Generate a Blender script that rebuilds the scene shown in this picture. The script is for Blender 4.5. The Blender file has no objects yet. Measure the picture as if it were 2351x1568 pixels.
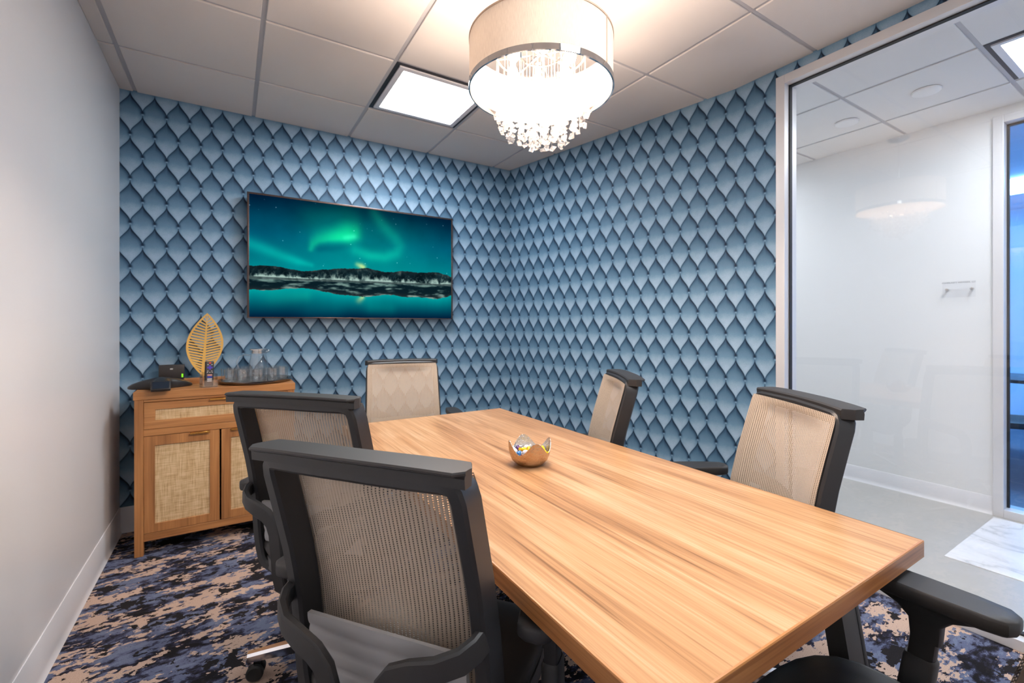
import bpy, bmesh, math, random
import numpy as np
from mathutils import Vector, Matrix, Euler
random.seed(7)
PI = math.pi
C = bpy.context.scene.collection
SC = bpy.context.scene

# ------------------------------------------------------------------ camera, world, exposure
FW, FH = 2351.0, 1568.0
FOC, PCX, PCY = 1046.11, 1191.8, 745.1      # focal length and principal point in pixels
YAW, CAMH = 0.5624, 1.2267
cd = bpy.data.cameras.new('camera'); cam = bpy.data.objects.new('camera', cd); C.objects.link(cam)
cd.sensor_width = 36.0; cd.sensor_fit = 'HORIZONTAL'; cd.lens = 36.0 * FOC / FW
cd.shift_x = -(PCX - FW / 2) / FW; cd.shift_y = (PCY - FH / 2) / FW
cd.clip_start = 0.02
cam.location = (0, 0, CAMH); cam.rotation_euler = (PI / 2, 0, -YAW)
cd.dof.use_dof = True; cd.dof.focus_distance = 1.1; cd.dof.aperture_fstop = 5.0
SC.camera = cam
w = bpy.data.worlds.new('world'); SC.world = w; w.use_nodes = True
w.node_tree.nodes['Background'].inputs[0].default_value = (0.75, 0.82, 0.95, 1)
w.node_tree.nodes['Background'].inputs[1].default_value = 0.15
SC.view_settings.view_transform = 'Standard'; SC.view_settings.look = 'None'
SC.view_settings.gamma = 1.0; SC.view_settings.use_curve_mapping = False
SC.view_settings.exposure = 0.0
TROFFER_E = 38.0        # emission of the flat ceiling panels
CORRIDOR_E = 36.0
BULB_E = 1000.0          # emission of the bulbs in the drum pendant
OFFICE_E = 48.0

# ------------------------------------------------------------------ helpers
class MB:
    """collects geometry that ends up as ONE mesh"""
    def __init__(s): s.v = []; s.f = []; s.uv = None
    def add(s, vs, fs):
        o = len(s.v); s.v += [tuple(x) for x in vs]; s.f += [tuple(i + o for i in q) for q in fs]; return s
    def box(s, x0, x1, y0, y1, z0, z1, bev=0.0, seg=2):
        if bev <= 0:
            vs = [(x0,y0,z0),(x1,y0,z0),(x1,y1,z0),(x0,y1,z0),(x0,y0,z1),(x1,y0,z1),(x1,y1,z1),(x0,y1,z1)]
            return s.add(vs, [(0,3,2,1),(4,5,6,7),(0,1,5,4),(1,2,6,5),(2,3,7,6),(3,0,4,7)])
        bm = bmesh.new(); bmesh.ops.create_cube(bm, size=1)
        for q in bm.verts:
            q.co = ((x0+x1)/2 + q.co.x*(x1-x0), (y0+y1)/2 + q.co.y*(y1-y0), (z0+z1)/2 + q.co.z*(z1-z0))
        bmesh.ops.bevel(bm, geom=list(bm.edges), offset=bev, segments=seg, profile=0.6, affect='EDGES')
        return s.bm(bm)
    def bm(s, bm, mat=None):
        bm.verts.index_update()
        vs = [(mat @ q.co if mat else q.co)[:] for q in bm.verts]; fs = [[q.index for q in f.verts] for f in bm.faces]
        bm.free(); return s.add(vs, fs)
    def loft(s, rings, closed=False, caps=True):
        n = len(rings[0]); o = len(s.v)
        for r in rings: s.v += [tuple(q) for q in r]
        m = len(rings)
        for i in range(m if closed else m - 1):
            a = o + i*n; b = o + ((i+1) % m)*n
            for j in range(n):
                k = (j+1) % n; s.f.append((a+j, a+k, b+k, b+j))
        if caps and not closed:
            s.f.append(tuple(o + j for j in reversed(range(n)))); s.f.append(tuple(o + (m-1)*n + j for j in range(n)))
        return s
    def lathe(s, prof, cx=0, cy=0, cz=0, seg=24, axis='z'):
        rings = []
        for r, z in prof:
            ring = []
            for k in range(seg):
                a = 2*PI*k/seg; x, y = r*math.cos(a), r*math.sin(a)
                ring.append((cx+x, cy+y, cz+z) if axis == 'z' else ((cx+z, cy+x, cz+y) if axis == 'x' else (cx+y, cy+z, cz+x)))
            rings.append(ring)
        return s.loft(rings, caps=(prof[-1][0] < .006 and prof[0][0] < .006))
    def prism(s, poly, z0, z1):
        return s.loft([[(x, y, z0) for x, y in poly], [(x, y, z1) for x, y in poly]])
    def tube(s, path, r, seg=8, sec=None, up=(0,0,1)):
        """sweep a round (or given) section along a path; r may be a list"""
        P = [Vector(q) for q in path]; n = len(P); rings = []
        up = Vector(up)
        for i in range(n):
            t = (P[min(i+1, n-1)] - P[max(i-1, 0)]).normalized()
            a = t.cross(up)
            if a.length < 1e-3: a = t.cross(Vector((0,1,0)) if abs(t.z) > .9 else Vector((0,0,1)))
            a.normalize(); b = a.cross(t).normalized()
            rr = r[i] if isinstance(r, (list, tuple)) else r
            pts = sec if sec else [(math.cos(2*PI*k/seg), math.sin(2*PI*k/seg)) for k in range(seg)]
            rings.append([P[i] + a*(x*rr) + b*(y*rr) for x, y in pts])
        return s.loft(rings)
    def mesh(s, name, smooth=40):
        me = bpy.data.meshes.new(name); me.from_pydata(s.v, [], s.f)
        bm = bmesh.new(); bm.from_mesh(me); bmesh.ops.recalc_face_normals(bm, faces=bm.faces); bm.to_mesh(me); bm.free()
        if smooth:
            me.polygons.foreach_set('use_smooth', [True]*len(me.polygons)); me.set_sharp_from_angle(angle=math.radians(smooth))
        me.update(); return me
    def build(s, name, mat, parent=None, smooth=40, loc=None, rot=None):
        return link(name, s.mesh(name, smooth), mat, parent, loc, rot)

def link(name, me, mat, parent=None, loc=None, rot=None):
    o = bpy.data.objects.new(name, me); C.objects.link(o)
    if mat is not None and not me.materials: me.materials.append(mat)
    if parent: o.parent = parent
    if loc: o.location = loc
    if rot: o.rotation_euler = rot
    return o
def empty(name, loc=(0,0,0), rz=0):
    o = bpy.data.objects.new(name, None); C.objects.link(o); o.location = loc; o.rotation_euler = (0,0,rz)
    o.empty_display_size = .05; return o
def tag(o, label, cat, group=None):
    o['label'] = label; o['category'] = cat
    if group: o['group'] = group
    return o
def struct(o, label=None):
    o['kind'] = 'structure'
    if label: o['label'] = label
    return o
def copy_tree(o, parent=None):
    c = o.copy(); C.objects.link(c); c.parent = parent
    for ch in [x for x in SC.objects if x.parent == o]: copy_tree(ch, c)
    return c
def rect(w, h, r, seg=4):
    """rounded rectangle outline centred on 0"""
    pts = []
    for cx, cy, a0 in ((w/2-r, h/2-r, 0), (-w/2+r, h/2-r, PI/2), (-w/2+r, -h/2+r, PI), (w/2-r, -h/2+r, 1.5*PI)):
        for k in range(seg+1):
            a = a0 + PI/2*k/seg; pts.append((cx + r*math.cos(a), cy + r*math.sin(a)))
    return pts
def lerp(a, b, t): return a + (b-a)*t
def interp(x, xs, ys):
    return float(np.interp(x, xs, ys))
def srgb(r, g, b):
    f = lambda c: (c/255)/12.92 if c/255 <= .04045 else (((c/255)+.055)/1.055)**2.4
    return (f(r), f(g), f(b), 1)

# ------------------------------------------------------------------ materials
MATS = {}
class X:
    """tiny expression wrapper over shader math nodes"""
    def __init__(s, nt, so): s.nt = nt; s.so = so
    def _op(s, op, *a, clamp=False):
        n = s.nt.nodes.new('ShaderNodeMath'); n.operation = op; n.use_clamp = clamp
        for i, q in enumerate((s,) + a):
            if isinstance(q, X): s.nt.links.new(q.so, n.inputs[i])
            else: n.inputs[i].default_value = q
        return X(s.nt, n.outputs[0])
    def __add__(s, o): return s._op('ADD', o)
    __radd__ = __add__
    def __sub__(s, o): return s._op('SUBTRACT', o)
    def __rsub__(s, o): return (s*-1) + o
    def __mul__(s, o): return s._op('MULTIPLY', o)
    __rmul__ = __mul__
    def __truediv__(s, o): return s._op('DIVIDE', o)
    def abs(s): return s._op('ABSOLUTE')
    def floor(s): return s._op('FLOOR')
    def fract(s): return s._op('FRACT')
    def round(s): return s._op('ROUND')
    def sqrt(s): return s._op('SQRT')
    def pow(s, e): return s._op('POWER', e)
    def exp(s): return s._op('EXPONENT')
    def sin(s): return s._op('SINE')
    def gt(s, o): return s._op('GREATER_THAN', o)
    def lt(s, o): return s._op('LESS_THAN', o)
    def clamp(s): return s._op('ADD', 0.0, clamp=True)
    def mn(s, o): return s._op('MINIMUM', o)
    def mx(s, o): return s._op('MAXIMUM', o)
    def smooth(s, a, b):
        t = ((s - a) / (b - a)).clamp(); return t*t*(3.0 - 2.0*t)
def mat_new(name):
    m = bpy.data.materials.new(name); m.use_nodes = True; nt = m.node_tree
    b = nt.nodes['Principled BSDF']; MATS[name] = m
    return m, nt, b
def plain(name, col, rough=.5, metal=0.0, spec=.5, coat=0.0, bump=None, trans=0.0, var=0.0, vscale=6.0):
    m, nt, b = mat_new(name)
    b.inputs['Base Color'].default_value = col; b.inputs['Roughness'].default_value = rough
    b.inputs['Metallic'].default_value = metal; b.inputs['Specular IOR Level'].default_value = spec
    b.inputs['Coat Weight'].default_value = coat; b.inputs['Transmission Weight'].default_value = trans
    if var:
        n = nt.nodes.new('ShaderNodeTexNoise'); n.inputs['Scale'].default_value = vscale; n.inputs['Detail'].default_value = 3
        tc = nt.nodes.new('ShaderNodeTexCoord'); nt.links.new(tc.outputs['Object'], n.inputs['Vector'])
        r = nt.nodes.new('ShaderNodeMixRGB'); r.blend_type = 'MIX'
        r.inputs[1].default_value = tuple(c*(1-var) for c in col[:3]) + (1,); r.inputs[2].default_value = tuple(min(1, c*(1+var)) for c in col[:3]) + (1,)
        nt.links.new(n.outputs['Fac'], r.inputs[0]); nt.links.new(r.outputs[0], b.inputs['Base Color'])
    if bump:
        n = nt.nodes.new('ShaderNodeTexNoise'); n.inputs['Scale'].default_value = bump[0]; n.inputs['Detail'].default_value = 4
        tc = nt.nodes.new('ShaderNodeTexCoord'); nt.links.new(tc.outputs['Object'], n.inputs['Vector'])
        bp = nt.nodes.new('ShaderNodeBump'); bp.inputs['Strength'].default_value = bump[1]; bp.inputs['Distance'].default_value = bump[2]
        nt.links.new(n.outputs['Fac'], bp.inputs['Height']); nt.links.new(bp.outputs[0], b.inputs['Normal'])
    return m
def emit(name, col, strength):
    m = bpy.data.materials.new(name); m.use_nodes = True; nt = m.node_tree; nt.nodes.clear()
    e = nt.nodes.new('ShaderNodeEmission'); o = nt.nodes.new('ShaderNodeOutputMaterial')
    e.inputs[0].default_value = col; e.inputs[1].default_value = strength; nt.links.new(e.outputs[0], o.inputs[0])
    MATS[name] = m; return m
def thin_glass(name, tint, ior=1.45, rough=0.0, boost=1.0, frost=0.0):
    m = bpy.data.materials.new(name); m.use_nodes = True; nt = m.node_tree; nt.nodes.clear()
    o = nt.nodes.new('ShaderNodeOutputMaterial'); t = nt.nodes.new('ShaderNodeBsdfTransparent'); g = nt.nodes.new('ShaderNodeBsdfGlossy')
    t.inputs[0].default_value = tint; g.inputs['Roughness'].default_value = rough
    f = nt.nodes.new('ShaderNodeLayerWeight'); f.inputs[0].default_value = .5      # Schlick, the same from both sides
    mx = nt.nodes.new('ShaderNodeMixShader'); r0 = ((ior-1)/(ior+1))**2*2
    fac = ((X(nt, f.outputs['Facing']).pow(5.0)*(1-r0) + r0)*boost).clamp(); nt.links.new(fac.so, mx.inputs[0])
    nt.links.new(t.outputs[0], mx.inputs[1]); nt.links.new(g.outputs[0], mx.inputs[2])
    last = mx.outputs[0]
    if frost:
        d = nt.nodes.new('ShaderNodeBsdfDiffuse'); d.inputs[0].default_value = (.9,.95,1,1)
        tl = nt.nodes.new('ShaderNodeBsdfTranslucent'); tl.inputs[0].default_value = (.85,.93,1,1)
        a = nt.nodes.new('ShaderNodeMixShader'); nt.links.new(d.outputs[0], a.inputs[1]); nt.links.new(tl.outputs[0], a.inputs[2])
        b = nt.nodes.new('ShaderNodeMixShader'); b.inputs[0].default_value = frost
        nt.links.new(last, b.inputs[1]); nt.links.new(a.outputs[0], b.inputs[2]); last = b.outputs[0]
    nt.links.new(last, o.inputs[0]); MATS[name] = m; return m
def texco(nt, kind='Object', scale=(1,1,1), rot=(0,0,0)):
    tc = nt.nodes.new('ShaderNodeTexCoord'); mp = nt.nodes.new('ShaderNodeMapping')
    mp.inputs['Scale'].default_value = scale; mp.inputs['Rotation'].default_value = rot
    nt.links.new(tc.outputs[kind], mp.inputs[0]); return mp.outputs[0]
def noise(nt, vec, scale, detail=4, rough=.5, dist=0.0):
    n = nt.nodes.new('ShaderNodeTexNoise'); n.inputs['Scale'].default_value = scale; n.inputs['Detail'].default_value = detail
    n.inputs['Roughness'].default_value = rough; n.inputs['Distortion'].default_value = dist
    nt.links.new(vec, n.inputs['Vector']); return n.outputs['Fac']
def ramp(nt, fac, stops, mode='LINEAR'):
    r = nt.nodes.new('ShaderNodeValToRGB'); cr = r.color_ramp; cr.interpolation = mode
    while len(cr.elements) > 1: cr.elements.remove(cr.elements[-1])
    cr.elements[0].position = stops[0][0]; cr.elements[0].color = stops[0][1]
    for p, c in stops[1:]:
        e = cr.elements.new(p); e.color = c
    nt.links.new(fac, r.inputs[0]); return r.outputs[0]
def mixc(nt, fac, a, b, mode='MIX'):
    n = nt.nodes.new('ShaderNodeMixRGB'); n.blend_type = mode
    for i, q in ((0, fac), (1, a), (2, b)):
        q = q.so if isinstance(q, X) else q
        if hasattr(q, 'links') or isinstance(q, bpy.types.NodeSocket): nt.links.new(q, n.inputs[i])
        else: n.inputs[i].default_value = q
    return n.outputs[0]

def wood(name, axis, cols, rough=.35, scale=1.0, bumpy=.05):
    """laminate / oak with grain running along the object's axis 0, 1 or 2"""
    m, nt, b = mat_new(name)
    s = [22*scale]*3; s[axis] = 1.1*scale
    v = texco(nt, 'Object', tuple(s))
    n1 = noise(nt, v, 1.0, 5, .55, .6)
    s2 = [120*scale]*3; s2[axis] = 2.2*scale
    n2 = noise(nt, texco(nt, 'Object', tuple(s2)), 1.0, 3, .6, .2)
    s3 = [5*scale]*3; s3[axis] = .55*scale
    n3 = X(nt, noise(nt, texco(nt, 'Object', tuple(s3)), 1.0, 3, .5, 1.2))
    rings = ((n3*26.0).sin()*.5 + .5)
    s4 = [420*scale]*3; s4[axis] = 5*scale
    n4 = noise(nt, texco(nt, 'Object', tuple(s4)), 1.0, 2, .5, .1)
    f = (X(nt, n1)*.42 + X(nt, n2)*.32 + X(nt, n4)*.16 + rings*.10)
    f = f - (1.0 - X(nt, n2).smooth(.30, .44))*.065 + X(nt, n2).smooth(.60, .72)*.05
    c = ramp(nt, f.so, [(.33, cols[0]), (.45, cols[1]), (.555, cols[2]), (.67, cols[3])])
    nt.links.new(c, b.inputs['Base Color']); b.inputs['Roughness'].default_value = rough
    bp = nt.nodes.new('ShaderNodeBump'); bp.inputs['Strength'].default_value = bumpy; bp.inputs['Distance'].default_value = .001
    nt.links.new(n2, bp.inputs['Height']); nt.links.new(bp.outputs[0], b.inputs['Normal'])
    return m

def wallpaper():
    """flat printed wallpaper: ogee padded scales with small round buttons; UV in pattern repeats"""
    m, nt, b = mat_new('wallpaper')
    tc = nt.nodes.new('ShaderNodeTexCoord'); sp = nt.nodes.new('ShaderNodeSeparateXYZ'); nt.links.new(tc.outputs['UV'], sp.inputs[0])
    u, v = X(nt, sp.outputs[0]), X(nt, sp.outputs[1])
    lx1 = u.fract() - .5; ly1 = v - v.round()
    lx2 = u - u.round(); ly2 = v.fract() - .5
    def hw(y):
        t = ((y.abs()*2.0 - .08)/.84).clamp(); ss = t*t*(3.0 - 2.0*t)
        return (1.0 - ss)*.5
    a1 = hw(ly1) - lx1.abs()
    ins = a1.gt(0.0)
    lx = lx2 + (lx1 - lx2)*ins; ly = ly2 + (ly1 - ly2)*ins
    a = hw(ly) - lx.abs()                                   # distance to the cell outline, in repeats
    upper = ly.smooth(-.06, .10); right = lx.smooth(-.02, .06)
    # printed gradient of each scale: dark below its upper outline, light towards its lower tip
    base = 1.0 - ly.smooth(-.36, .52)*.60
    soft = (a*-1.0/(.05 + .05*right)).exp()*upper*(.34 + .26*right)
    lineL = ((a/.015)*(a/.015)*-1.0).exp()*.55
    low = (1.0 - upper)*(a*-1.0/.07).exp()*.12
    val = (base - soft - low)*(1.0 - lineL)
    # buttons
    du = lx2*lx2; dv = (v - v.round()); du1 = lx1*lx1; dv1 = ly2
    def blob(du2, dvv, up, r):
        q = dvv - up; return ((du2*(.115*.115) + q*q*(.264*.264))/(r*r)*-1.0).exp()
    dark = (blob(du, dv, .036, .0085) + blob(du1, dv1, .036, .0085)).clamp()
    ring = (blob(du, dv, .0, .0105) + blob(du1, dv1, .0, .0105)).clamp()
    lite = (blob(du, dv, -.008, .0058) + blob(du1, dv1, -.008, .0058)).clamp()
    val = val*(1.0 - dark*.8)*(1.0 - ring*.45) + lite*.70
    grain = X(nt, noise(nt, texco(nt, 'UV', (1,2.3,1)), 22, 4, .6)) - .5
    cloud = X(nt, noise(nt, texco(nt, 'UV', (1,2.3,1)), 3.1, 2, .5)) - .5
    val = (val*(1.0 + grain*.16 + cloud*.12)).clamp()
    c = ramp(nt, val.so, [(0.0, srgb(12,24,42)), (.22, srgb(28,50,74)), (.48, srgb(60,92,118)), (.78, srgb(102,138,165)), (1.0, srgb(158,184,206))])
    nt.links.new(c, b.inputs['Base Color']); b.inputs['Roughness'].default_value = .5
    b.inputs['Specular IOR Level'].default_value = .22
    return m

def carpet():
    m, nt, b = mat_new('carpet')
    v = texco(nt, 'Object', (1.0, 1.75, 1.0), (0, 0, .10)); v2 = texco(nt, 'Object', (1.05, 1.8, 1.0), (0, 0, -.14)); v3 = texco(nt, 'Object', (1.1, 1.5, 1.0), (0, 0, .5))
    f1 = X(nt, noise(nt, v, 5.0, 2, .5))*.50 + X(nt, noise(nt, v, 21.0, 4, .62, .15))*.50
    c1 = ramp(nt, f1.so, [(0, srgb(33,31,34)), (.435, srgb(42,41,52)), (.47, srgb(62,64,84)), (.505, srgb(96,104,130)), (.57, srgb(110,118,142))], 'CONSTANT')
    f2 = X(nt, noise(nt, v2, 4.4, 2, .5))*.55 + X(nt, noise(nt, v2, 24.0, 4, .62, .15))*.45
    c2 = mixc(nt, f2.gt(.528), c1, srgb(194,168,152))
    f3 = X(nt, noise(nt, v3, 4.8, 2, .5))*.55 + X(nt, noise(nt, v3, 19.0, 4, .6, .15))*.45
    c3 = mixc(nt, f3.gt(.565), c2, srgb(40,37,39))
    fine = X(nt, noise(nt, texco(nt, 'Object'), 420, 2, .5))
    c4 = mixc(nt, .55, c3, mixc(nt, 1.0, c3, ramp(nt, fine.so, [(.3, (.45,.45,.45,1)), (.7, (1.3,1.3,1.3,1))]), 'MULTIPLY'))
    nt.links.new(c4, b.inputs['Base Color']); b.inputs['Roughness'].default_value = .95; b.inputs['Specular IOR Level'].default_value = .1
    bp = nt.nodes.new('ShaderNodeBump'); bp.inputs['Strength'].default_value = .6; bp.inputs['Distance'].default_value = .003
    nt.links.new(fine.so, bp.inputs['Height']); nt.links.new(bp.outputs[0], b.inputs['Normal'])
    return m

def mesh_fabric():
    """open knit: columns of small holes between vertical ribs; UV in metres"""
    m, nt, b = mat_new('mesh_fabric')
    tc = nt.nodes.new('ShaderNodeTexCoord'); sp = nt.nodes.new('ShaderNodeSeparateXYZ'); nt.links.new(tc.outputs['UV'], sp.inputs[0])
    u, v = X(nt, sp.outputs[0]), X(nt, sp.outputs[1])
    cu = (u/.0088).fract(); row = (v/.0048 + (u/.0088).floor()*.5).fract()
    hole = ((cu - .5).abs().lt(.15))*((row - .5).abs().lt(.25))
    rib = ((cu - .5).abs()*2.0)
    th = (X(nt, noise(nt, tc.outputs['UV'], 900, 2, .5)))
    c = ramp(nt, (rib*.45 + th*.55).so, [(.15, srgb(168,152,134)), (.45, srgb(184,168,150)), (.85, srgb(196,181,164))])
    nt.links.new(c, b.inputs['Base Color']); b.inputs['Roughness'].default_value = .75
    al = 1.0 - hole*.92
    nt.links.new(al.so, b.inputs['Alpha'])
    bp = nt.nodes.new('ShaderNodeBump'); bp.inputs['Strength'].default_value = .5; bp.inputs['Distance'].default_value = .001
    nt.links.new(rib.so, bp.inputs['Height']); nt.links.new(bp.outputs[0], b.inputs['Normal'])
    return m

def cane():
    m, nt, b = mat_new('cane_weave')
    v1 = texco(nt, 'Object', (380, 380, 14)); v2 = texco(nt, 'Object', (14, 14, 380))
    n1 = X(nt, noise(nt, v1, 1.0, 2, .5)); n2 = X(nt, noise(nt, v2, 1.0, 2, .5)); n3 = X(nt, noise(nt, texco(nt, 'Object', (30,30,30)), 1.0, 2))
    f = n1*.42 + n2*.42 + n3*.16
    c = ramp(nt, f.so, [(.34, srgb(164,130,88)), (.46, srgb(198,168,124)), (.56, srgb(216,190,148)), (.68, srgb(230,208,172))])
    nt.links.new(c, b.inputs['Base Color']); b.inputs['Roughness'].default_value = .7
    bp = nt.nodes.new('ShaderNodeBump'); bp.inputs['Strength'].default_value = .4; bp.inputs['Distance'].default_value = .001
    nt.links.new(f.so, bp.inputs['Height']); nt.links.new(bp.outputs[0], b.inputs['Normal'])
    return m

def marble():
    m, nt, b = mat_new('marble')
    v = texco(nt, 'Object', (1,1,1))
    n = X(nt, noise(nt, v, 1.2, 4, .5, 1.2)); vein = ((n - .5).abs()*-40.0).exp()
    n2 = X(nt, noise(nt, v, 3.1, 5, .6, 1.0)); vein2 = ((n2 - .44).abs()*-80.0).exp()*.25
    c = ramp(nt, (vein*.75 + vein2).clamp().so, [(0, srgb(226,226,228)), (.5, srgb(212,212,214)), (1, srgb(178,178,182))])
    nt.links.new(c, b.inputs['Base Color']); b.inputs['Roughness'].default_value = .2
    return m

def fabric_shade():
    m = bpy.data.materials.new('shade_fabric'); m.use_nodes = True; nt = m.node_tree; nt.nodes.clear(); MATS['shade_fabric'] = m
    o = nt.nodes.new('ShaderNodeOutputMaterial'); d = nt.nodes.new('ShaderNodeBsdfDiffuse'); t = nt.nodes.new('ShaderNodeBsdfTranslucent')
    v = texco(nt, 'UV', (1,1,1)); n = X(nt, noise(nt, texco(nt, 'UV', (900, 6, 1)), 1.0, 3, .6))
    c = ramp(nt, n.so, [(.3, srgb(214,196,178)), (.7, srgb(230,214,196))])
    nt.links.new(c, d.inputs[0]); nt.links.new(c, t.inputs[0])
    mx = nt.nodes.new('ShaderNodeMixShader'); mx.inputs[0].default_value = .011
    nt.links.new(d.outputs[0], mx.inputs[1]); nt.links.new(t.outputs[0], mx.inputs[2]); nt.links.new(mx.outputs[0], o.inputs[0])
    return m

def crystal_mat():
    m = bpy.data.materials.new('crystal'); m.use_nodes = True; nt = m.node_tree; nt.nodes.clear(); MATS['crystal'] = m
    o = nt.nodes.new('ShaderNodeOutputMaterial'); g = nt.nodes.new('ShaderNodeBsdfGlass'); g.inputs['IOR'].default_value = 1.6; g.inputs['Roughness'].default_value = 0.02
    t = nt.nodes.new('ShaderNodeBsdfTransparent'); mx = nt.nodes.new('ShaderNodeMixShader'); mx.inputs[0].default_value = .45
    nt.links.new(g.outputs[0], mx.inputs[1]); nt.links.new(t.outputs[0], mx.inputs[2])
    tl = nt.nodes.new('ShaderNodeBsdfTranslucent'); tl.inputs[0].default_value = (.95,.95,.97,1); m2 = nt.nodes.new('ShaderNodeMixShader'); m2.inputs[0].default_value = .06
    nt.links.new(mx.outputs[0], m2.inputs[1]); nt.links.new(tl.outputs[0], m2.inputs[2]); nt.links.new(m2.outputs[0], o.inputs[0])
    return m

def vcol_emit(name, strength):
    m = bpy.data.materials.new(name); m.use_nodes = True; nt = m.node_tree; nt.nodes.clear(); MATS[name] = m
    o = nt.nodes.new('ShaderNodeOutputMaterial'); e = nt.nodes.new('ShaderNodeEmission'); a = nt.nodes.new('ShaderNodeAttribute'); a.attribute_name = 'picture'
    e.inputs[1].default_value = strength; nt.links.new(a.outputs['Color'], e.inputs[0])
    g = nt.nodes.new('ShaderNodeBsdfGlossy'); g.inputs['Roughness'].default_value = .12; g.inputs[0].default_value = (.004,.004,.004,1)
    ad = nt.nodes.new('ShaderNodeAddShader'); nt.links.new(e.outputs[0], o.inputs[0])
    return m

W = dict(
    white_wall=plain('white_wall', (.75,.745,.76,1), .30, spec=.5, bump=(160,.06,.001)),
    back_wall=plain('back_wall', (.78,.77,.76,1), .5),
    corridor_wall=plain('corridor_wall', (.76,.765,.77,1), .35),
    base=plain('vinyl_base', (.74,.74,.77,1), .38),
    tile=plain('ceiling_tile', (.70,.665,.64,1), .9, spec=.2, bump=(260,.25,.002), var=.02),
    ctile=plain('corridor_tile', (.74,.735,.73,1), .9, spec=.2, bump=(260,.25,.002)),
    tbar=plain('grid_metal', (.46,.46,.49,1), .45),
    plenum=plain('plenum', (.2,.2,.2,1), .9),
    alu=plain('frame_metal', (.70,.69,.70,1), .40, metal=.25),
    gasket=plain('gasket', (.01,.01,.011,1), .6),
    glass=thin_glass('window_glass', (.98,.985,.99,1), 1.45),
    blueglass=thin_glass('blue_glass', (.48,.72,.97,1), 1.45),
    film=thin_glass('frost_film', (.6,.8,1,1), 1.45, .1, 1.0, .8),
    vinyl=plain('corridor_floor', srgb(172,170,166), .32, var=.05, vscale=9),
    blackpl=plain('black_plastic', (.022,.022,.024,1), .42, spec=.5, bump=(900,.08,.0006)),
    softblk=plain('soft_black', (.026,.025,.026,1), .5, bump=(700,.10,.0006)),
    greypl=plain('grey_plastic', (.12,.12,.123,1), .5),
    seatfab=plain('seat_leather', (.030,.028,.028,1), .48, bump=(500,.2,.001)),
    lumbar=None,
    polished=plain('polished_aluminium', (.80,.80,.82,1), .12, metal=1.0),
    steel=plain('brushed_steel', (.62,.61,.60,1), .22, metal=1.0),
    chrome=plain('chrome', (.78,.76,.74,1), .06, metal=1.0),
    tubeblk=plain('wheel_rubber', (.012,.012,.012,1), .55),
    legmetal=plain('leg_powder_coat', (.050,.051,.052,1), .45, bump=(800,.1,.0005)),
    gold=plain('gold_metal', srgb(236,190,104), .38, metal=.6),
    brass=plain('brass_pull', srgb(222,160,80), .25, metal=.9),
    bowlout=plain('hammered_copper', srgb(196,170,142), .26, metal=1.0, bump=(95,.8,.006)),
    bowlin=plain('hammered_silver', (.74,.72,.69,1), .16, metal=1.0, bump=(95,.9,.006)),
    tray=plain('tray_dark', (.22,.20,.19,1), .16, metal=.95),
    clear=thin_glass('clear_glass', (.965,.975,.975,1), 1.5, 0.0, 1.9),
    acrylic=thin_glass('acrylic', (.95,.96,.97,1), 1.49, 0.02, 1.3),
    signplate=thin_glass('sign_acrylic', (.985,.985,.99,1), 1.40, 0.05, .5),
    tvframe=plain('tv_bezel', (.10,.075,.07,1), .25, metal=.8),
    tvback=plain('tv_back', (.012,.012,.012,1), .5),
    phone=plain('phone_black', (.014,.014,.016,1), .40),
    screen=plain('dark_screen', (.012,.02,.035,1), .12),
    boxblk=plain('box_black', (.020,.017,.017,1), .45),
    led=emit('green_led', (.25,1,.02,1), 1.6),
    greymark=plain('grey_mark', (.55,.55,.55,1), .5),
    redbtn=plain('red_button', (.75,.04,.02,1), .4), purple=plain('purple_pad', (.06,.03,.45,1), .4),
    whitebtn=plain('white_button', (.75,.72,.72,1), .4), bluebtn=plain('blue_button', (.03,.05,.5,1), .4), pinkbtn=plain('pink_button', (.8,.35,.3,1), .4),
    ink=plain('sign_ink', (.08,.08,.09,1), .6),
    panel=emit('panel_light', (.92,.96,1.0,1), TROFFER_E), cpanel=emit('corridor_panel', (.90,.95,1.0,1), CORRIDOR_E), opanel=emit('office_panel', (.45,.72,1.0,1), OFFICE_E),
    bulb=emit('bulb_glow', (1.0,.78,.62,1), BULB_E),
    trofframe=plain('troffer_frame', (.42,.43,.46,1), .4), trofedge=plain('troffer_edge', (.70,.70,.74,1), .4), trofdark=plain('troffer_gap', (.02,.02,.028,1), .6),
    shadetrim=plain('shade_trim', srgb(196,172,150), .6),
    wire=plain('strand_wire', (.7,.66,.6,1), .3, metal=1.0),
    officewall=plain('office_wall', (.60,.74,.90,1), .6), officefloor=plain('office_floor', (.10,.13,.18,1), .7), darkwood=plain('dark_desk', (.03,.024,.022,1), .35),
)
W['carpet'] = carpet(); W['wallpaper'] = wallpaper(); W['mesh'] = mesh_fabric(); W['cane'] = cane(); W['marble'] = marble()
W['shade'] = fabric_shade(); W['crystal'] = crystal_mat()
OAK = [srgb(140,100,66), srgb(184,138,96), srgb(204,160,117), srgb(222,186,148)]
W['table_y'] = wood('table_laminate', 1, OAK, .30)
W['table_edge_x'] = wood('table_edge_cross', 0, [srgb(128,80,42), srgb(156,102,58), srgb(174,120,72), srgb(190,138,88)], .35)
W['table_edge_y'] = wood('table_edge_long', 1, [srgb(128,80,42), srgb(156,102,58), srgb(174,120,72), srgb(190,138,88)], .35)
W['edgeband'] = plain('edge_banding', srgb(190,130,74), .35)
CAB = [srgb(140,94,54), srgb(164,112,66), srgb(180,126,76), srgb(196,142,90)]
W['cab_x'] = wood('cabinet_oak_x', 0, CAB, .42, 1.0); W['cab_z'] = wood('cabinet_oak_z', 2, CAB, .42, 1.0)
m, nt, b = mat_new('lumbar'); W['lumbar'] = m
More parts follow.
